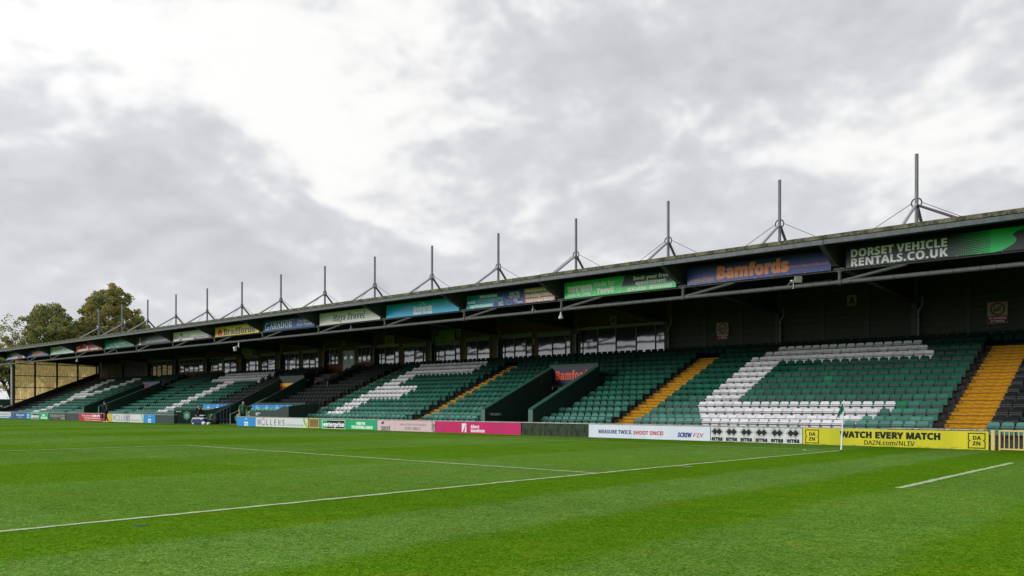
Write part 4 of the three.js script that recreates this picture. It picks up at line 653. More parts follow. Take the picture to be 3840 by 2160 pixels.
{
  const t = thing('corner_flag', 'green corner flag on a white pole beside the pitch corner', 'flag', [0.07, 0.0, 0.08]); t.rotation.z = -0.06; t.rotation.x = 0.02;
  part('pole', merge([bar([0, 0.02, 0], [0, 1.56, 0], 0.0245, 12, 0.018), new THREE.SphereGeometry(0.019, 10, 6).translate(0, 1.56, 0)]), mat([0.78, 0.78, 0.82], 0.45), t); part('base', bar([0, -0.01, 0], [0, 0.035, 0], 0.03, 12), blackM, t);
  // the cloth hangs limp, folded along the pole
  const g = new THREE.PlaneGeometry(1, 1, 18, 26), p = g.attributes.position, dx = -Math.sin(YAW) * 0.98, dz = Math.cos(YAW) * 0.98;
  for (let i = 0; i < p.count; i++) { const u = p.getX(i) + 0.5, v = 0.5 - p.getY(i); const drop = v * (0.31 + 0.2 * u) + u * 0.12 * (1 - v) * -0.0 + u * 0.03; const out = u * (0.05 + 0.19 * Math.pow(v, 0.8)) , f = 0.022 * Math.sin(u * 13 + v * 2) * (0.3 + v); p.setXYZ(i, dx * out + 0.66 * f, 1.55 - drop - u * 0.06, dz * out + 0.75 * f); }
  g.computeVertexNormals(); part('flag_cloth', g, mat([0.01, 0.16, 0.085], 0.75, { side: THREE.DoubleSide }), t);
  part('badge', new THREE.CircleGeometry(0.032, 14).rotateY(0.72).translate(-0.075, 1.07, 0.1), mat([0.35, 0.5, 0.42], 0.7, { side: THREE.DoubleSide }), t);
}
const fixM = mat([0.42, 0.42, 0.38], 0.5);
for (const [x, label] of [[-17.05, 'white bell-shaped speaker hanging at the third truss post'], [-81.1, 'small white bell-shaped speaker near the far end of the truss']]) {
  const t = thing('hanging_speaker', label, 'speaker', [x, 6.0, -7.607], 0, 'bell speakers under the truss');
  part('horn', new THREE.LatheGeometry([[0.001, 0.3], [0.035, 0.3], [0.045, 0.2], [0.085, 0.12], [0.13, 0.02], [0.135, -0.02], [0.1, -0.06], [0.001, -0.07]].map((q) => new THREE.Vector2(...q)), 18), mat([0.6, 0.6, 0.57], 0.45), t);
  part('hanger', bar([0, 0.28, 0], [0, 0.45, 0], 0.018, 8), fixM, t); part('clamp', new THREE.TorusGeometry(0.1, 0.014, 6, 16).rotateY(Math.PI / 2).translate(0, 0.43, 0), fixM, t);
}
{
  const t = thing('floodlight', 'weathered grey box light on the truss below the orange lettering', 'floodlight', [-4.5, 6.52, -7.607]);
  part('housing', new RoundedBoxGeometry(0.3, 0.26, 0.34, 2, 0.03).rotateX(0.25).rotateY(0.5).translate(0.07, 0.2, 0), mat([1, 1, 1], 0.8, { map: mottle(128, [0.36, 0.34, 0.28], 0.5, 1.2, 7, 5, 1, 97) }), t);
  part('bracket', merge([bar([-0.1, -0.14, 0.1], [-0.1, 0.16, 0.1], 0.014, 8), bar([-0.22, 0.15, 0.12], [-0.12, 0.15, 0.12], 0.035, 8), bar([-0.02, 0.16, 0.15], [0.08, 0.16, 0.15], 0.03, 8)]), mat([0.7, 0.7, 0.66], 0.4), t);
  part('cable', new THREE.TubeGeometry(new THREE.CatmullRomCurve3([V(-0.38, -0.02, 0.05), V(-0.25, 0.06, 0.1), V(-0.12, 0.1, 0.12)]), 8, 0.01, 5), mat([0.5, 0.5, 0.48], 0.6), t); part('plug', new THREE.SphereGeometry(0.03, 8, 6).translate(-0.1, -0.17, 0.1), whiteM, t);
}
for (const [x, label] of [[-18.9, 'small spider-legged fixture on the truss under the text-strip sign'], [-34.7, 'small fixture on the truss under the white script sign'], [-71.2, 'tiny fixture on the far truss under the charcoal sign']]) {
  const t = thing('sprinkler_fixture', label, 'fixture', [x, 6.52, -7.607]); part('stem', bar([0, -0.15, 0.09], [0, 0.26, 0.09], 0.014, 6), fixM, t); for (const s of [-1, 1]) part('arm', bar([0, 0.14, 0.09], [0.17 * s, -0.02, 0.05], 0.01, 6), fixM, t); part('bulb', new THREE.SphereGeometry(0.035, 8, 6).translate(0, 0, 0.1), whiteM, t);
}
{
  const t = thing('security_camera', 'white camera hanging under the truss below the yellow roof sign', 'camera', [-49.3, 5.75, -7.607]);
  part('arm', bar([0.28, 0.6, 0], [0.28, 0.2, 0], 0.05, 8), whiteM, t); part('housing', new RoundedBoxGeometry(0.22, 0.36, 0.24, 2, 0.05).rotateZ(0.3).translate(-0.18, 0.1, 0.05), mat([0.66, 0.66, 0.66], 0.4), t); part('lens', new THREE.CylinderGeometry(0.06, 0.06, 0.05, 12).rotateX(Math.PI / 2).translate(-0.2, 0.03, 0.18), blackM, t); part('bracket', bar([0.28, 0.4, 0], [-0.15, 0.25, 0.02], 0.03, 6), fixM, t);
}
for (const [x, z, label] of [[-5.2, -11.5, 'unlit batten light under the roof above the nearest white letter'], [-16.6, -11.5, 'unlit batten light under the roof right of the nearest tunnel'], [-25.5, -11.5, 'unlit batten light under the roof left of the nearest tunnel']]) {
  const t = thing('batten_light', label, 'light', [x, 7.1, z], 0, 'unlit batten lights under the roof'); part('body', box(-0.75, 0.75, 0, 0.06, -0.05, 0.05), mat([0.2, 0.2, 0.18], 0.6), t); part('diffuser', new THREE.CylinderGeometry(0.05, 0.05, 1.44, 10).rotateZ(Math.PI / 2).translate(0, -0.02, 0), mat([0.4, 0.4, 0.36], 0.5), t); for (const s of [-0.5, 0.5]) part('hanger', bar([s, 0.05, 0], [s, 0.95, 0], 0.01, 5), darkSteel, t);
}
// ---------------------------------------------------------------- dugouts between the boards
const GY = -0.062;
const pitFloor = mat([0.09, 0.13, 0.06], 0.95);
const greenSeat = mat([0.02, 0.2, 0.085], 0.5);
function dugout(label, x0, x1, rows, z0, n) {
  const d = thing('dugout', label, 'dugout', [0, 0, 0]);
  for (let r = 0; r < rows; r++) { const z = z0 - r * 0.62, y = GY + 0.06 + r * 0.24; part('floor_step', box(x0, x1, -0.3, y, z - 0.7, z + 0.12), mat([0.12, 0.1, 0.075], 0.9), d);
    for (let k = 0; k < n; k++) { const x = x0 + 0.3 + (k + 0.5) * ((x1 - x0 - 0.4) / n), s = group('bench_seat', d, [x, y, z - 0.35]); part('backrest', SEAT.back, greenSeat, s); part('seat_pan', SEAT.pan, greenSeat, s); part('frame', SEAT.frame, darkSteel, s); } }
  part('back_wall', box(x0, x1, -0.3, 1.62, z0 - rows * 0.62 - 0.32, z0 - rows * 0.62 - 0.2), greenPaint, d);
  return d;
}
dugout('open dugout with bright green seats where a person sits', -56.2, -51.6, 3, -6.6, 8);
dugout('open dugout with bright green seats behind the officials wall', -47.8, -41.0, 3, -6.2, 12);
const motorStrip = (x, w, h) => { fill(x, '#1583c8', w, h); const n = Math.round(w / 1.35); for (let i = 0; i < n; i++) motorLogo(x, w * (i + 0.55) / n, h * 0.58, h * 1.05); };
board('dugout_banner', 'light blue logo strip above the dugout seats of the sitting person', 'banner', -56.1, -51.55, 1.06, 1.5, -8.4, motorStrip, { px: 128 });
board('dugout_banner', 'light blue logo strip above the officials dugout', 'banner', -47.8, -42.3, 1.05, 1.45, -8.02, motorStrip, { px: 128 });
{
  const w = thing('dugout_wall', 'dark green side wall with a pale shield badge', 'wall', [-53.75, 0, -4.7]); w.rotation.y = -0.54;    // runs back and to the left from the end of the boards
  part('panel', prismX([[0, -0.2], [0, 0.9], [-0.1, 1.03], [-2.6, 1.04], [-4.6, 1.62], [-4.6, -0.2]], -0.09, 0), greenPaint, w);
  const s = new THREE.Shape(); s.moveTo(-0.26, 0.3); s.quadraticCurveTo(-0.1, 0.3, 0, 0.36); s.quadraticCurveTo(0.1, 0.3, 0.26, 0.3); s.lineTo(0.26, -0.05); s.quadraticCurveTo(0.2, -0.25, 0, -0.34); s.quadraticCurveTo(-0.2, -0.25, -0.26, -0.05); s.lineTo(-0.26, 0.3);
  const t = canvasTex(128, 128, (x) => { fill(x, '#3f9a6b', 128, 128); x.strokeStyle = '#c9e2d2'; x.lineWidth = 7; x.beginPath(); x.arc(64, 58, 26, 0, 7); x.stroke(); for (let i = 0; i < 6; i++) { x.beginPath(); x.arc(64 + 12 * Math.cos(i), 58 + 12 * Math.sin(i), 7, 0, 7); x.stroke(); } x.beginPath(); x.moveTo(22, 84); x.quadraticCurveTo(64, 112, 106, 84); x.stroke(); x.strokeRect(4, 4, 120, 120); });
  const g = new THREE.ShapeGeometry(s, 6), p = g.attributes.position, u = g.attributes.uv; for (let i = 0; i < p.count; i++) u.setXY(i, p.getX(i) / 0.7 + 0.5, p.getY(i) / 0.7 + 0.5);
  part('badge', g.rotateY(Math.PI / 2).translate(0.004, 0.58, -0.95), mat([1, 1, 1], 0.6, { map: t }), w);
  part('name_strip', box(0.002, 0.006, 0.88, 0.96, -0.55, -0.15), mat([0.6, 0.64, 0.6], 0.6), w);
}
{
  const w = thing('dugout_wall', 'dark green officials wall stepping up at its right end', 'wall', [0, 0, -5.95]);
  part('panel', prismZ([[-44.6, -0.2], [-44.6, 0.97], [-41.3, 1.03], [-40.2, 1.36], [-39.6, 1.36], [-39.6, -0.2]], -0.12, 0), greenPaint, w);
  part('side_panel', prismX([[-0.12, -0.2], [-0.12, 1.36], [-2.4, 1.6], [-2.4, -0.2]], -39.72, -39.6), greenPaint, w);
  part('lettering', new THREE.PlaneGeometry(1.2, 0.26).translate(-43.8, 0.76, 0.004), mat([1, 1, 1], 0.6, { map: canvasTex(256, 56, (x) => { fill(x, '#0b2a20', 256, 56); word(x, 'MATCH OFFICIALS', 128, 16, 240, 22, '#e0e5e0'); word(x, 'ONLY', 128, 42, 70, 20, '#e0e5e0'); }) }), w);
}
{
  const t = thing('handrail', 'grey handrail rising up the right side of the middle tunnel', 'handrail', [-48.15, 0, -6.4]), m = mat([0.32, 0.35, 0.33], 0.5);
  part('rail', merge([bar([0, 0.72, 0], [0, 2.35, -4.0], 0.026, 8)]), m, t); part('post', bar([0, -0.08, 0], [0, 0.73, 0], 0.03, 8), m, t); part('post', bar([0, 0.6, -1.7], [0, 1.4, -1.7], 0.026, 8), m, t); part('foot', new THREE.CylinderGeometry(0.07, 0.07, 0.05, 10).translate(0, -0.05, 0), mat([0.6, 0.6, 0.58], 0.7), t);
}
for (const [x, y0, z0, z1, label] of [[-45.2, 3.25, -13.2, -16.6, 'dark slanting balustrade among black seats below the pale double door'], [-49.2, 3.6, -12.9, -14.7, 'dark slanting balustrade above the yellow tunnel banner']]) {
  const b = thing('balustrade', label, 'balustrade', [x, 0, z0]), L = z1 - z0, dm = mat([0.008, 0.01, 0.011], 0.6);
  part('panel', prismX([[0, y0 - 1.2], [0, y0 + 0.1], [L, y0 + 0.1 - L * 0.4], [L, y0 - 1.2 - L * 0.42]], -0.06, 0.06), dm, b); part('top_rail', flat([0, y0 + 0.13, 0], [0, y0 + 0.13 - L * 0.4, L], 0.14, 0.05), dm, b);
  if (x < -47) part('name_strip', box(0.062, 0.07, y0 - 0.1, y0 + 0.02, -1.3, -0.4).applyMatrix4(new THREE.Matrix4()), mat([0.25, 0.25, 0.24], 0.6), b);
}
for (const [x, z] of [[-55.6, -5.9]]) { const t = thing('duckboard', 'pale timber step in front of the dugout seats', 'step', [x, GY, z]); for (let k = 0; k < 3; k++) part('plank', box(-0.2, 2.6, 0.1, 0.14, -0.28 + k * 0.12, -0.18 + k * 0.12), mat([0.24, 0.2, 0.14], 0.85), t); part('bearer', box(0, 2.4, 0, 0.1, -0.26, 0.02), mat([0.08, 0.07, 0.05], 0.9), t); }
{
  const t = thing('cool_box', 'large blue cool box with white lid before the dugout', 'cool box', [-50.35, GY, -5.1], 0.5), bm = mat([0.012, 0.03, 0.2], 0.4), wm = mat([0.75, 0.75, 0.76], 0.45);
  part('body', new RoundedBoxGeometry(0.95, 0.4, 0.5, 3, 0.04).translate(0, 0.24, 0), bm, t); part('lid', new RoundedBoxGeometry(0.99, 0.1, 0.54, 3, 0.03).translate(0, 0.47, 0), wm, t); part('latch', box(0.24, 0.36, 0.38, 0.5, 0.265, 0.29), wm, t);
  part('handle', new THREE.TubeGeometry(new THREE.CatmullRomCurve3([V(-0.5, 0.42, 0.2), V(-0.57, 0.3, 0.2), V(-0.6, 0.08, 0.1), V(-0.6, 0.08, -0.1), V(-0.57, 0.3, -0.2), V(-0.5, 0.42, -0.2)]), 16, 0.025, 6), wm, t); for (const s of [-1, 1]) part('wheel', new THREE.CylinderGeometry(0.07, 0.07, 0.05, 12).rotateX(Math.PI / 2).translate(-0.42, 0.07, s * 0.26), wm, t);
}
{
  const t = thing('medical_case', 'dark case with a white lid on top of the blue cool box', 'case', [-50.1, GY + 0.52, -5.2], 0.4); part('body', new RoundedBoxGeometry(0.42, 0.16, 0.28, 2, 0.03).translate(0, 0.08, 0), blackM, t); part('lid', new RoundedBoxGeometry(0.4, 0.05, 0.26, 2, 0.02).translate(0, 0.185, 0), whiteM, t);
}
for (const [x, z, r, c, label] of [[-49.55, -5.0, 0.15, [0.7, 0.7, 0.7], 'white cloth bag on the grass beside the cool box'], [-49.0, -5.15, 0.12, [0.5, 0.34, 0.2], 'tan cap on the grass between two white ones'], [-48.75, -4.95, 0.12, [0.7, 0.7, 0.7], 'white bundle on the grass nearest the handrail']]) {
  const t = thing('kit_bundle', label, 'bundle', [x, GY, z]), g = new THREE.SphereGeometry(r, 14, 10), p = g.attributes.position; for (let i = 0; i < p.count; i++) { const k = 1 + 0.22 * noiseA(p.getX(i) * 9 + x, p.getY(i) * 9, p.getZ(i) * 9); p.setXYZ(i, p.getX(i) * k * 1.25, Math.max(-r * 0.6, p.getY(i) * k), p.getZ(i) * k); } g.computeVertexNormals(); part('cloth', g.translate(0, r * 0.6, 0), mat(c, 0.8), t); part('fold', new THREE.TorusGeometry(r * 0.5, r * 0.16, 6, 14).rotateX(1.4).translate(0, r * 1.05, 0), mat(c, 0.8), t);
}
{
  const t = thing('kit_bag', 'black sports bag with straps between the cool box and tunnel wall', 'bag', [-50.0, GY, -6.0], 0.3); part('body', new RoundedBoxGeometry(0.9, 0.42, 0.45, 3, 0.12).translate(0, 0.21, 0), blackM, t); for (const s of [-1, 1]) part('strap', new THREE.TorusGeometry(0.22, 0.02, 6, 14, Math.PI).translate(s * 0.16, 0.38, 0), mat([0.05, 0.05, 0.05], 0.7), t);
}
// blue wall-training frames leaning together
for (let k = 0; k < 3; k++) {
  const t = thing('training_frame', ['blue metal free-kick frame leaning on the tunnel wall, leftmost', 'blue metal free-kick frame, middle of the leaning three', 'blue metal free-kick frame leaning on the tunnel wall, rightmost'][k], 'training frame', [-49.15 + k * 0.27, GY, -6.3 - k * 0.12], 0.25, 'blue free-kick frames'), m = mat([0.008, 0.014, 0.075], 0.5), w = 0.17;
  t.rotation.z = 0.1;
  part('hoop', new THREE.TubeGeometry(new THREE.CatmullRomCurve3([V(-w, 0.02, 0), V(-w, 0.85, -0.05), V(-w, 1.6, -0.1), V(-0.11, 1.82, -0.12), V(0, 1.87, -0.12), V(0.11, 1.82, -0.12), V(w, 1.6, -0.1), V(w, 0.85, -0.05), V(w, 0.02, 0)]), 40, 0.02, 7), m, t);
  part('crossbar', bar([-w, 1.35, -0.08], [w, 1.35, -0.08], 0.014, 7), m, t); part('crossbar', bar([-w, 0.4, -0.03], [w, 0.4, -0.03], 0.014, 7), m, t);
  for (const s of [-1, 1]) part('spike', bar([s * w, -0.02, 0], [s * w, 0.12, 0], 0.03, 8, 0.022), mat([0.3, 0.3, 0.25], 0.5), t);
}
{
  const t = thing('boundary_fence', 'dark green fence with a white-framed plate beyond the far stand end', 'fence', [-104, 0, 0]), g = mat([0.012, 0.052, 0.032], 0.6);
  for (let z = 1.5; z > -8.6; z -= 2.02) part('panel', box(-0.04, 0.04, -0.1, 2.15, z - 2.0, z), g, t);
  part('plate', box(0.045, 0.06, 0.95, 1.42, -7.48, -6.9), mat([1, 1, 1], 0.6, { map: canvasTex(64, 64, (x) => { fill(x, '#0d3325', 64, 64); x.strokeStyle = '#c9d2cc'; x.lineWidth = 3; x.strokeRect(3, 3, 58, 58); word(x, '8', 34, 32, 26, 40, '#e2e7e2'); }) }), t);
  part('pipe', bar([0.1, 2.1, -8.1], [0.1, 2.45, -7.9], 0.035, 8), whiteM, t);
}
// ---------------------------------------------------------------- trees beyond the far end
const leafGeo = (() => { const g = new THREE.BufferGeometry(); g.setAttribute('position', new THREE.Float32BufferAttribute([-0.5, 0, 0, 0, 0.28, 0.12, 0.5, 0, 0, 0, -0.28, 0.1], 3)); g.setIndex([0, 2, 1, 0, 3, 2]); return g; })();
function tree(label, x, z, H, crownBase, rx, seed, o) {
  const r = mulberry(seed), q = (a, b) => a + (b - a) * r(), t = thing('tree', label, 'tree', [x, 0, z]), bark = mat([0.045, 0.036, 0.028], 0.9), limbs = [], tips = [];
  const grow = (p, d, L, rad, lev) => {
    const e = p.clone().addScaledVector(d, L); limbs.push(bar(p.toArray(), e.toArray(), rad, lev < 2 ? 8 : 5, rad * 0.62)); if (lev >= 2) tips.push([e, lev]);
    if (lev >= o.levels) return;
    const n = lev === 0 ? o.forks : 3;
    for (let i = 0; i < n; i++) { const a = (i / n) * 6.28 + q(0, 1.4), s = lev === 0 ? q(0.5, 0.95) : q(0.45, 1.0), nd = d.clone().multiplyScalar(1).add(V(Math.cos(a) * s, q(-0.1, 0.3), Math.sin(a) * s)).normalize(); grow(p.clone().lerp(e, i === 0 ? 1 : q(0.55, 1)), nd, L * q(0.58, 0.82), rad * 0.62, lev + 1); }
  };
  grow(V(0, -0.5, 0), V(q(-0.05, 0.05), 1, q(-0.05, 0.05)).normalize(), crownBase + 1.5, o.trunk, 0);
  part('trunk', merge(limbs), bark, t);
  // leaf clumps: an uneven crown of overlapping masses with gaps
  const pos = [], nor = [], col = [], cy = (H + crownBase) / 2, ry = (H - crownBase) / 2, M = new THREE.Matrix4(), Q = new THREE.Quaternion(), v = V(0, 0, 0), base = leafGeo.attributes.position, ix = leafGeo.index.array;
  const clumps = []; for (let k = 0; k < o.clumps; k++) { let a = q(0, 6.28), u = q(-1, 1), w = Math.cbrt(q(0.22, 1)), s = Math.sqrt(1 - u * u), nx = Math.cos(a) * s * w, ny = u * w, nz = Math.sin(a) * s * w; const taper = ny < 0 ? 1 : 1 - 0.22 * ny * ny; clumps.push([nx * rx * taper, cy + ny * ry, nz * rx * taper, q(0.55, 1.25) * o.clump, q(0, 1), Math.max(0, -ny)]); }
  for (const [e] of tips) if (e.y > crownBase && r() < o.tipLeaf) clumps.push([e.x, e.y, e.z, o.clump * q(0.4, 0.8), q(0, 1), 0]);
  for (const [cx, cyy, cz, cr, tone] of clumps) for (let k = 0; k < o.leaves; k++) {
    const a = q(0, 6.28), u = q(-1, 1), w = cr * Math.cbrt(q(0.05, 1)), s = Math.sqrt(1 - u * u); v.set(cx + Math.cos(a) * s * w, cyy + u * w * 0.75, cz + Math.sin(a) * s * w);
    Q.setFromEuler(new THREE.Euler(q(-1.2, 1.2), q(0, 6.28), q(-1.2, 1.2))); const sc = q(0.7, 1.3) * o.leaf; M.compose(v, Q, V(sc, sc, sc));
    const c = r() < o.gold * (0.4 + tone) ? [0.27, 0.215, 0.045] : r() < 0.25 ? [0.16, 0.17, 0.04] : [mix(0.065, 0.13, tone), mix(0.12, 0.165, tone), mix(0.024, 0.035, tone)], k2 = q(1.1, 1.85);
    for (const i of ix) { const p = V(base.getX(i), base.getY(i), base.getZ(i)).applyMatrix4(M); pos.push(p.x, p.y, p.z); col.push(c[0] * k2, c[1] * k2, c[2] * k2); }
  }
  const g = new THREE.BufferGeometry(); g.setAttribute('position', new THREE.Float32BufferAttribute(pos, 3)); g.setAttribute('color', new THREE.Float32BufferAttribute(col, 3)); g.computeVertexNormals();
  const cr = part('crown', g, pmat([1, 1, 1], 0.8, { vertexColors: true, side: THREE.DoubleSide, transmission: 0.45, thickness: 0 }), t); cr.userData.kind = 'stuff';
  return t;
}
tree('tall rounded tree turning gold, behind the far end of the roof', -136, -33.5, 22.2, 5.5, 5.3, 5, { levels: 4, forks: 5, trunk: 0.5, clumps: 430, clump: 0.85, leaves: 80, leaf: 0.38, gold: 0.6, tipLeaf: 0.3 });
tree('lower green-brown tree left of the tallest tree', -137, -24.2, 18.6, 5, 4.3, 9, { levels: 5, forks: 4, trunk: 0.4, clumps: 210, clump: 0.75, leaves: 70, leaf: 0.32, gold: 0.3, tipLeaf: 0.5 });
tree('thin half-bare tree with open twigs at the far left', -134, -17.6, 15.6, 2.5, 4.2, 14, { levels: 6, forks: 6, trunk: 0.4, clumps: 120, clump: 0.7, leaves: 34, leaf: 0.26, gold: 0.5, tipLeaf: 0.25 });
tree('bushy low tree filling the gap between the two taller crowns', -142, -29, 15.5, 3, 5.5, 23, { levels: 3, forks: 4, trunk: 0.3, clumps: 130, clump: 1.1, leaves: 50, leaf: 0.36, gold: 0.25, tipLeaf: 0.3 });

// ---------------------------------------------------------------- people
// bones: [ax,ay,az, bx,by,bz, radius at a, radius at b, colour key]; one smooth surface around all of them, coloured by the nearest bone
function figure(t, bones, colors, res, half, cy) {
  const mc = new MarchingCubes(res, new THREE.MeshStandardMaterial(), false, false, 400000), n = mc.size, f = mc.field, S = half * 2;
  const dist = (b, x, y, z) => { const dx = b[3] - b[0], dy = b[4] - b[1], dz = b[5] - b[2], L = dx * dx + dy * dy + dz * dz || 1e-9; let h = ((x - b[0]) * dx + (y - b[1]) * dy + (z - b[2]) * dz) / L; h = Math.max(0, Math.min(1, h)); return Math.hypot(x - b[0] - dx * h, y - b[1] - dy * h, z - b[2] - dz * h) - (b[6] + (b[7] - b[6]) * h); };
  const at = (i) => ((i - n / 2) / (n / 2)) * half;
  for (let k = 0; k < n; k++) for (let j = 0; j < n; j++) for (let i = 0; i < n; i++) { const x = at(i), y = at(j) + cy, z = at(k); let s = 0; const kk = 55; for (const b of bones) { const d = dist(b, x, y, z); if (d < 0.25) s += Math.exp(-kk * d); } f[i + j * n + k * n * n] = s > 0 ? Math.log(s) / kk : -0.3; }
  mc.isolation = 0; mc.update(); const cnt = mc.count, p = new Float32Array(cnt * 3), nn = new Float32Array(cnt * 3), c = new Float32Array(cnt * 3);
  for (let i = 0; i < cnt; i++) { const x = mc.positionArray[i * 3] * half, y = mc.positionArray[i * 3 + 1] * half + cy, z = mc.positionArray[i * 3 + 2] * half; p.set([x, y, z], i * 3); nn.set([mc.normalArray[i * 3], mc.normalArray[i * 3 + 1], mc.normalArray[i * 3 + 2]], i * 3); let best = 9, key = 'skin'; for (const b of bones) { const d = dist(b, x, y, z); if (d < best) { best = d; key = b[8]; } } c.set(colors[key], i * 3); }
  const g = new THREE.BufferGeometry(); g.setAttribute('position', new THREE.BufferAttribute(p, 3)); g.setAttribute('normal', new THREE.BufferAttribute(nn, 3)); g.setAttribute('color', new THREE.BufferAttribute(c, 3));
  part('body', g, new THREE.MeshStandardMaterial({ vertexColors: true, roughness: 0.8 }), t);
}
const hand = (x, y, z, dx, dy, dz, k = 'skin') => { const o = [[x, y, z, x + dx * 0.09, y + dy * 0.09, z + dz * 0.09, 0.036, 0.038, k]]; for (let i = 0; i < 4; i++) { const s = (i - 1.5) * 0.021, l = [0.06, 0.075, 0.07, 0.055][i]; o.push([x + dx * 0.09 - dz * s, y + dy * 0.09, z + dz * 0.09 + dx * s + (dy ? s : 0), x + dx * (0.09 + l) - dz * s + 0.012, y + dy * (0.09 + l) + 0.01, z + dz * (0.09 + l) + dx * s + (dy ? s : 0), 0.0105, 0.009, k]); } o.push([x + dx * 0.02, y + dy * 0.02, z + dz * 0.02 + 0.03, x + dx * 0.08 + 0.015, y + dy * 0.08, z + dz * 0.08 + 0.05, 0.013, 0.011, k]); return o; };
// head facing +x in its own frame, neck base at (x, y, z)
function head(t, x, y, z, turn, pitch, skin, hair, hairLook) {
  const h = group('head', t, [x, y, z]); h.rotation.set(0, turn, pitch, 'YXZ');
  const g = new THREE.SphereGeometry(1, 28, 22), p = g.attributes.position;
  for (let i = 0; i < p.count; i++) { let a = p.getX(i), b = p.getY(i), c = p.getZ(i); const jaw = b < 0 ? 1 + 0.28 * b : 1; let X = a * 0.098 * (b < -0.2 ? 1 - 0.1 * (-b - 0.2) : 1), Z = c * 0.077 * jaw, Y = b * 0.122; if (a > 0.75) { const nz = Math.exp(-((b + 0.12) ** 2) / 0.03 - (c * c) / 0.03); X += 0.026 * nz; X -= 0.012 * Math.exp(-((b - 0.06) ** 2) / 0.01 - ((Math.abs(c) - 0.36) ** 2) / 0.02); X += 0.008 * Math.exp(-((b + 0.5) ** 2) / 0.01 - (c * c) / 0.06); } p.setXYZ(i, X, Y + 0.13, Z); }
  g.computeVertexNormals(); part('face', g, mat(skin, 0.6), h);
  for (const s of [-1, 1]) part('ear', new THREE.SphereGeometry(0.03, 10, 8).scale(0.7, 1.1, 0.35).translate(-0.005, 0.125, s * 0.079), mat(skin, 0.6), h);
  for (const s of [-1, 1]) part('eye', new THREE.SphereGeometry(0.011, 8, 6).translate(0.083, 0.137, s * 0.03), mat([0.03, 0.025, 0.02], 0.3), h);
  part('mouth', box(0.088, 0.094, 0.066, 0.071, -0.02, 0.02), mat([0.25, 0.09, 0.08], 0.5), h);
  if (hairLook) { const q = new THREE.SphereGeometry(1, 24, 14, 0, 6.2832, 0, hairLook === 'short' ? 1.62 : 1.2), r = q.attributes.position; for (let i = 0; i < r.count; i++) { const a = r.getX(i), b = r.getY(i), c = r.getZ(i), k = a > 0.3 && b < 0.5 ? 0.93 : 1 + 0.04 * noiseA(a * 6, b * 6, c * 6); r.setXYZ(i, a * 0.106 * k - 0.006, b * 0.131 * k + 0.135, c * 0.086 * k); } q.computeVertexNormals(); part('hair', q, mat(hair, 0.85), h); }
}
{
  // walking along the boards, turned to the left, a dark bag on the back and a case in the hand
  const t = thing('person', 'person in dark navy tracksuit and white shoes walking along the far boards', 'person', [-62.9, gh(-3.2) - 0.03, -3.2]); t.rotation.y = Math.PI + 0.35;
  const s = 'suit', b = [[0, 0.95, 0, 0.06, 1.2, 0, 0.15, 0.15, s], [0.06, 1.2, 0, 0.12, 1.4, 0, 0.16, 0.14, s], [0.1, 1.42, -0.16, 0.1, 1.42, 0.16, 0.085, 0.085, s], [0.13, 1.42, 0, 0.17, 1.56, 0, 0.065, 0.058, 'skin'],
    [0, 0.92, 0.09, 0.2, 0.52, 0.1, 0.1, 0.075, s], [0.2, 0.52, 0.1, 0.22, 0.12, 0.1, 0.07, 0.05, s], [0.2, 0.07, 0.1, 0.38, 0.045, 0.11, 0.05, 0.045, 'shoe'],
    [0, 0.92, -0.09, -0.1, 0.5, -0.1, 0.1, 0.075, s], [-0.1, 0.5, -0.1, -0.3, 0.13, -0.1, 0.07, 0.05, s], [-0.33, 0.08, -0.1, -0.15, 0.045, -0.1, 0.05, 0.045, 'shoe'],
    [0.1, 1.42, 0.2, 0.02, 1.14, 0.26, 0.065, 0.052, s], [0.02, 1.14, 0.26, 0.2, 0.98, 0.18, 0.05, 0.036, s], ...hand(0.2, 0.98, 0.18, 0.8, -0.5, -0.3), [0.1, 1.42, -0.2, 0.06, 1.12, -0.25, 0.065, 0.052, s], [0.06, 1.12, -0.25, 0.16, 0.88, -0.24, 0.05, 0.036, s], ...hand(0.16, 0.88, -0.24, 0.2, -0.97, 0)];
  figure(t, b, { suit: [0.007, 0.009, 0.018], skin: [0.42, 0.24, 0.17], shoe: [0.62, 0.62, 0.62] }, 120, 1.0, 0.85);
  head(t, 0.19, 1.55, 0, 0, -0.12, [0.42, 0.24, 0.17], [0.045, 0.028, 0.016], 'short');
  const bag = thing('backpack', 'dark backpack on the walking person', 'bag', [-62.9, gh(-3.2) - 0.03, -3.2]); bag.rotation.y = t.rotation.y; part('body', new RoundedBoxGeometry(0.22, 0.5, 0.34, 3, 0.08).rotateZ(-0.2).translate(-0.17, 1.24, 0), mat([0.01, 0.011, 0.016], 0.7), bag); for (const k of [-1, 1]) part('strap', bar([-0.08, 1.45, 0.12 * k], [0.18, 1.47, 0.12 * k], 0.02, 6), blackM, bag);
  const cs = thing('carry_case', 'black case held low by the walking person', 'case', [-62.9, gh(-3.2) - 0.03, -3.2]); cs.rotation.y = t.rotation.y; part('body', new RoundedBoxGeometry(0.3, 0.36, 0.16, 2, 0.04).translate(0.26, 0.53, -0.24), blackM, cs); part('handle', new THREE.TorusGeometry(0.06, 0.012, 6, 12, Math.PI).translate(0.24, 0.71, -0.24), blackM, cs);
}
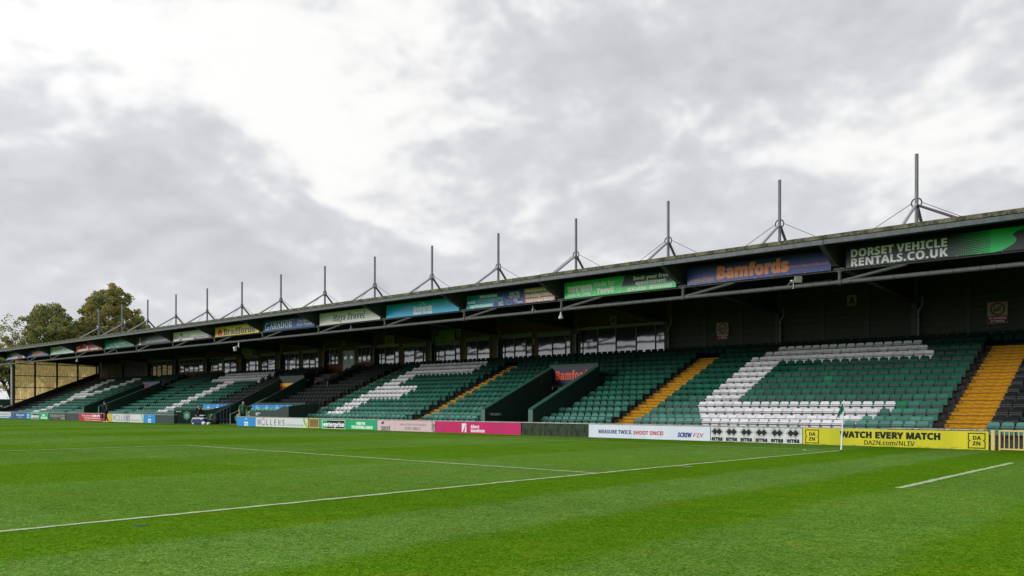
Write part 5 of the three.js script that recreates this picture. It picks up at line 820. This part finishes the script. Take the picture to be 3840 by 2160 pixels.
{
  // standing by the handrail, head bent down
  const t = thing('person', 'bald person in green shirt standing by the dugout, head bent down', 'person', [-45.2, GY, -5.75]); t.rotation.y = -0.35;
  const g = 'shirt', b = [[0, 0.95, 0, 0, 1.18, 0, 0.145, 0.155, g], [0, 1.18, 0, 0, 1.38, 0, 0.17, 0.15, g], [0, 1.42, -0.17, 0, 1.42, 0.17, 0.085, 0.085, g], [0, 1.44, 0, 0.05, 1.56, 0, 0.068, 0.06, 'skin'],
    [0, 0.93, 0.1, 0.02, 0.5, 0.11, 0.105, 0.078, 'dark'], [0.02, 0.5, 0.11, 0, 0.1, 0.11, 0.072, 0.052, 'dark'], [0, 0.06, 0.11, 0.18, 0.045, 0.12, 0.05, 0.045, 'dark'], [0, 0.93, -0.1, 0, 0.5, -0.11, 0.105, 0.078, 'dark'], [0, 0.5, -0.11, -0.02, 0.1, -0.11, 0.072, 0.052, 'dark'], [-0.02, 0.06, -0.11, 0.16, 0.045, -0.12, 0.05, 0.045, 'dark'],
    [0, 1.42, 0.2, -0.02, 1.24, 0.25, 0.072, 0.06, g], [-0.02, 1.24, 0.25, -0.02, 1.13, 0.26, 0.055, 0.046, 'skin'], [-0.02, 1.13, 0.26, 0.07, 0.88, 0.25, 0.044, 0.034, 'skin'], ...hand(0.07, 0.88, 0.25, 0.3, -0.95, 0), [0, 1.42, -0.2, -0.02, 1.24, -0.25, 0.072, 0.06, g], [-0.02, 1.24, -0.25, -0.02, 1.13, -0.26, 0.055, 0.046, 'skin'], [-0.02, 1.13, -0.26, 0.09, 0.9, -0.24, 0.044, 0.034, 'skin'], ...hand(0.09, 0.9, -0.24, 0.4, -0.9, 0)];
  figure(t, b, { shirt: [0.012, 0.13, 0.06], skin: [0.5, 0.29, 0.21], dark: [0.009, 0.01, 0.012] }, 120, 1.0, 0.85);
  head(t, 0.06, 1.53, 0, 0, -0.45, [0.5, 0.29, 0.21], [0.2, 0.13, 0.1], null);
}
{
  // sitting sideways in the dugout, leaning forward, hands on the knees
  const t = thing('person', 'grey-haired person in black jacket sitting in the dugout, turned left', 'person', [-52.6, GY + 0.06, -6.5]); t.rotation.y = Math.PI + 0.6;
  const s = 'suit', b = [[0, 0.5, 0, 0.1, 0.78, 0, 0.15, 0.16, s], [0.1, 0.78, 0, 0.18, 0.98, 0, 0.165, 0.14, s], [0.18, 1.02, -0.17, 0.18, 1.02, 0.17, 0.085, 0.085, s], [0.2, 1.02, 0, 0.27, 1.14, 0, 0.065, 0.058, 'skin'],
    [0, 0.48, 0.1, 0.44, 0.5, 0.14, 0.1, 0.075, 'short'], [0.44, 0.5, 0.14, 0.46, 0.1, 0.14, 0.068, 0.05, 'skin'], [0.45, 0.06, 0.14, 0.62, 0.045, 0.15, 0.05, 0.045, 'dark'], [0, 0.48, -0.1, 0.44, 0.5, -0.14, 0.1, 0.075, 'short'], [0.44, 0.5, -0.14, 0.46, 0.1, -0.14, 0.068, 0.05, 'skin'], [0.45, 0.06, -0.14, 0.62, 0.045, -0.15, 0.05, 0.045, 'dark'],
    [0.18, 1.02, 0.2, 0.2, 0.76, 0.26, 0.066, 0.055, s], [0.2, 0.76, 0.26, 0.4, 0.64, 0.18, 0.05, 0.038, s], ...hand(0.4, 0.64, 0.18, 0.9, -0.35, -0.2), [0.18, 1.02, -0.2, 0.2, 0.76, -0.26, 0.066, 0.055, s], [0.2, 0.76, -0.26, 0.4, 0.64, -0.18, 0.05, 0.038, s], ...hand(0.4, 0.64, -0.18, 0.9, -0.35, 0.2)];
  figure(t, b, { suit: [0.008, 0.009, 0.012], skin: [0.45, 0.26, 0.18], short: [0.16, 0.09, 0.055], dark: [0.01, 0.01, 0.012] }, 110, 0.95, 0.6);
  head(t, 0.3, 1.12, 0, 0, -0.25, [0.45, 0.26, 0.18], [0.3, 0.28, 0.26], 'short');
}

renderer.render(scene, camera);
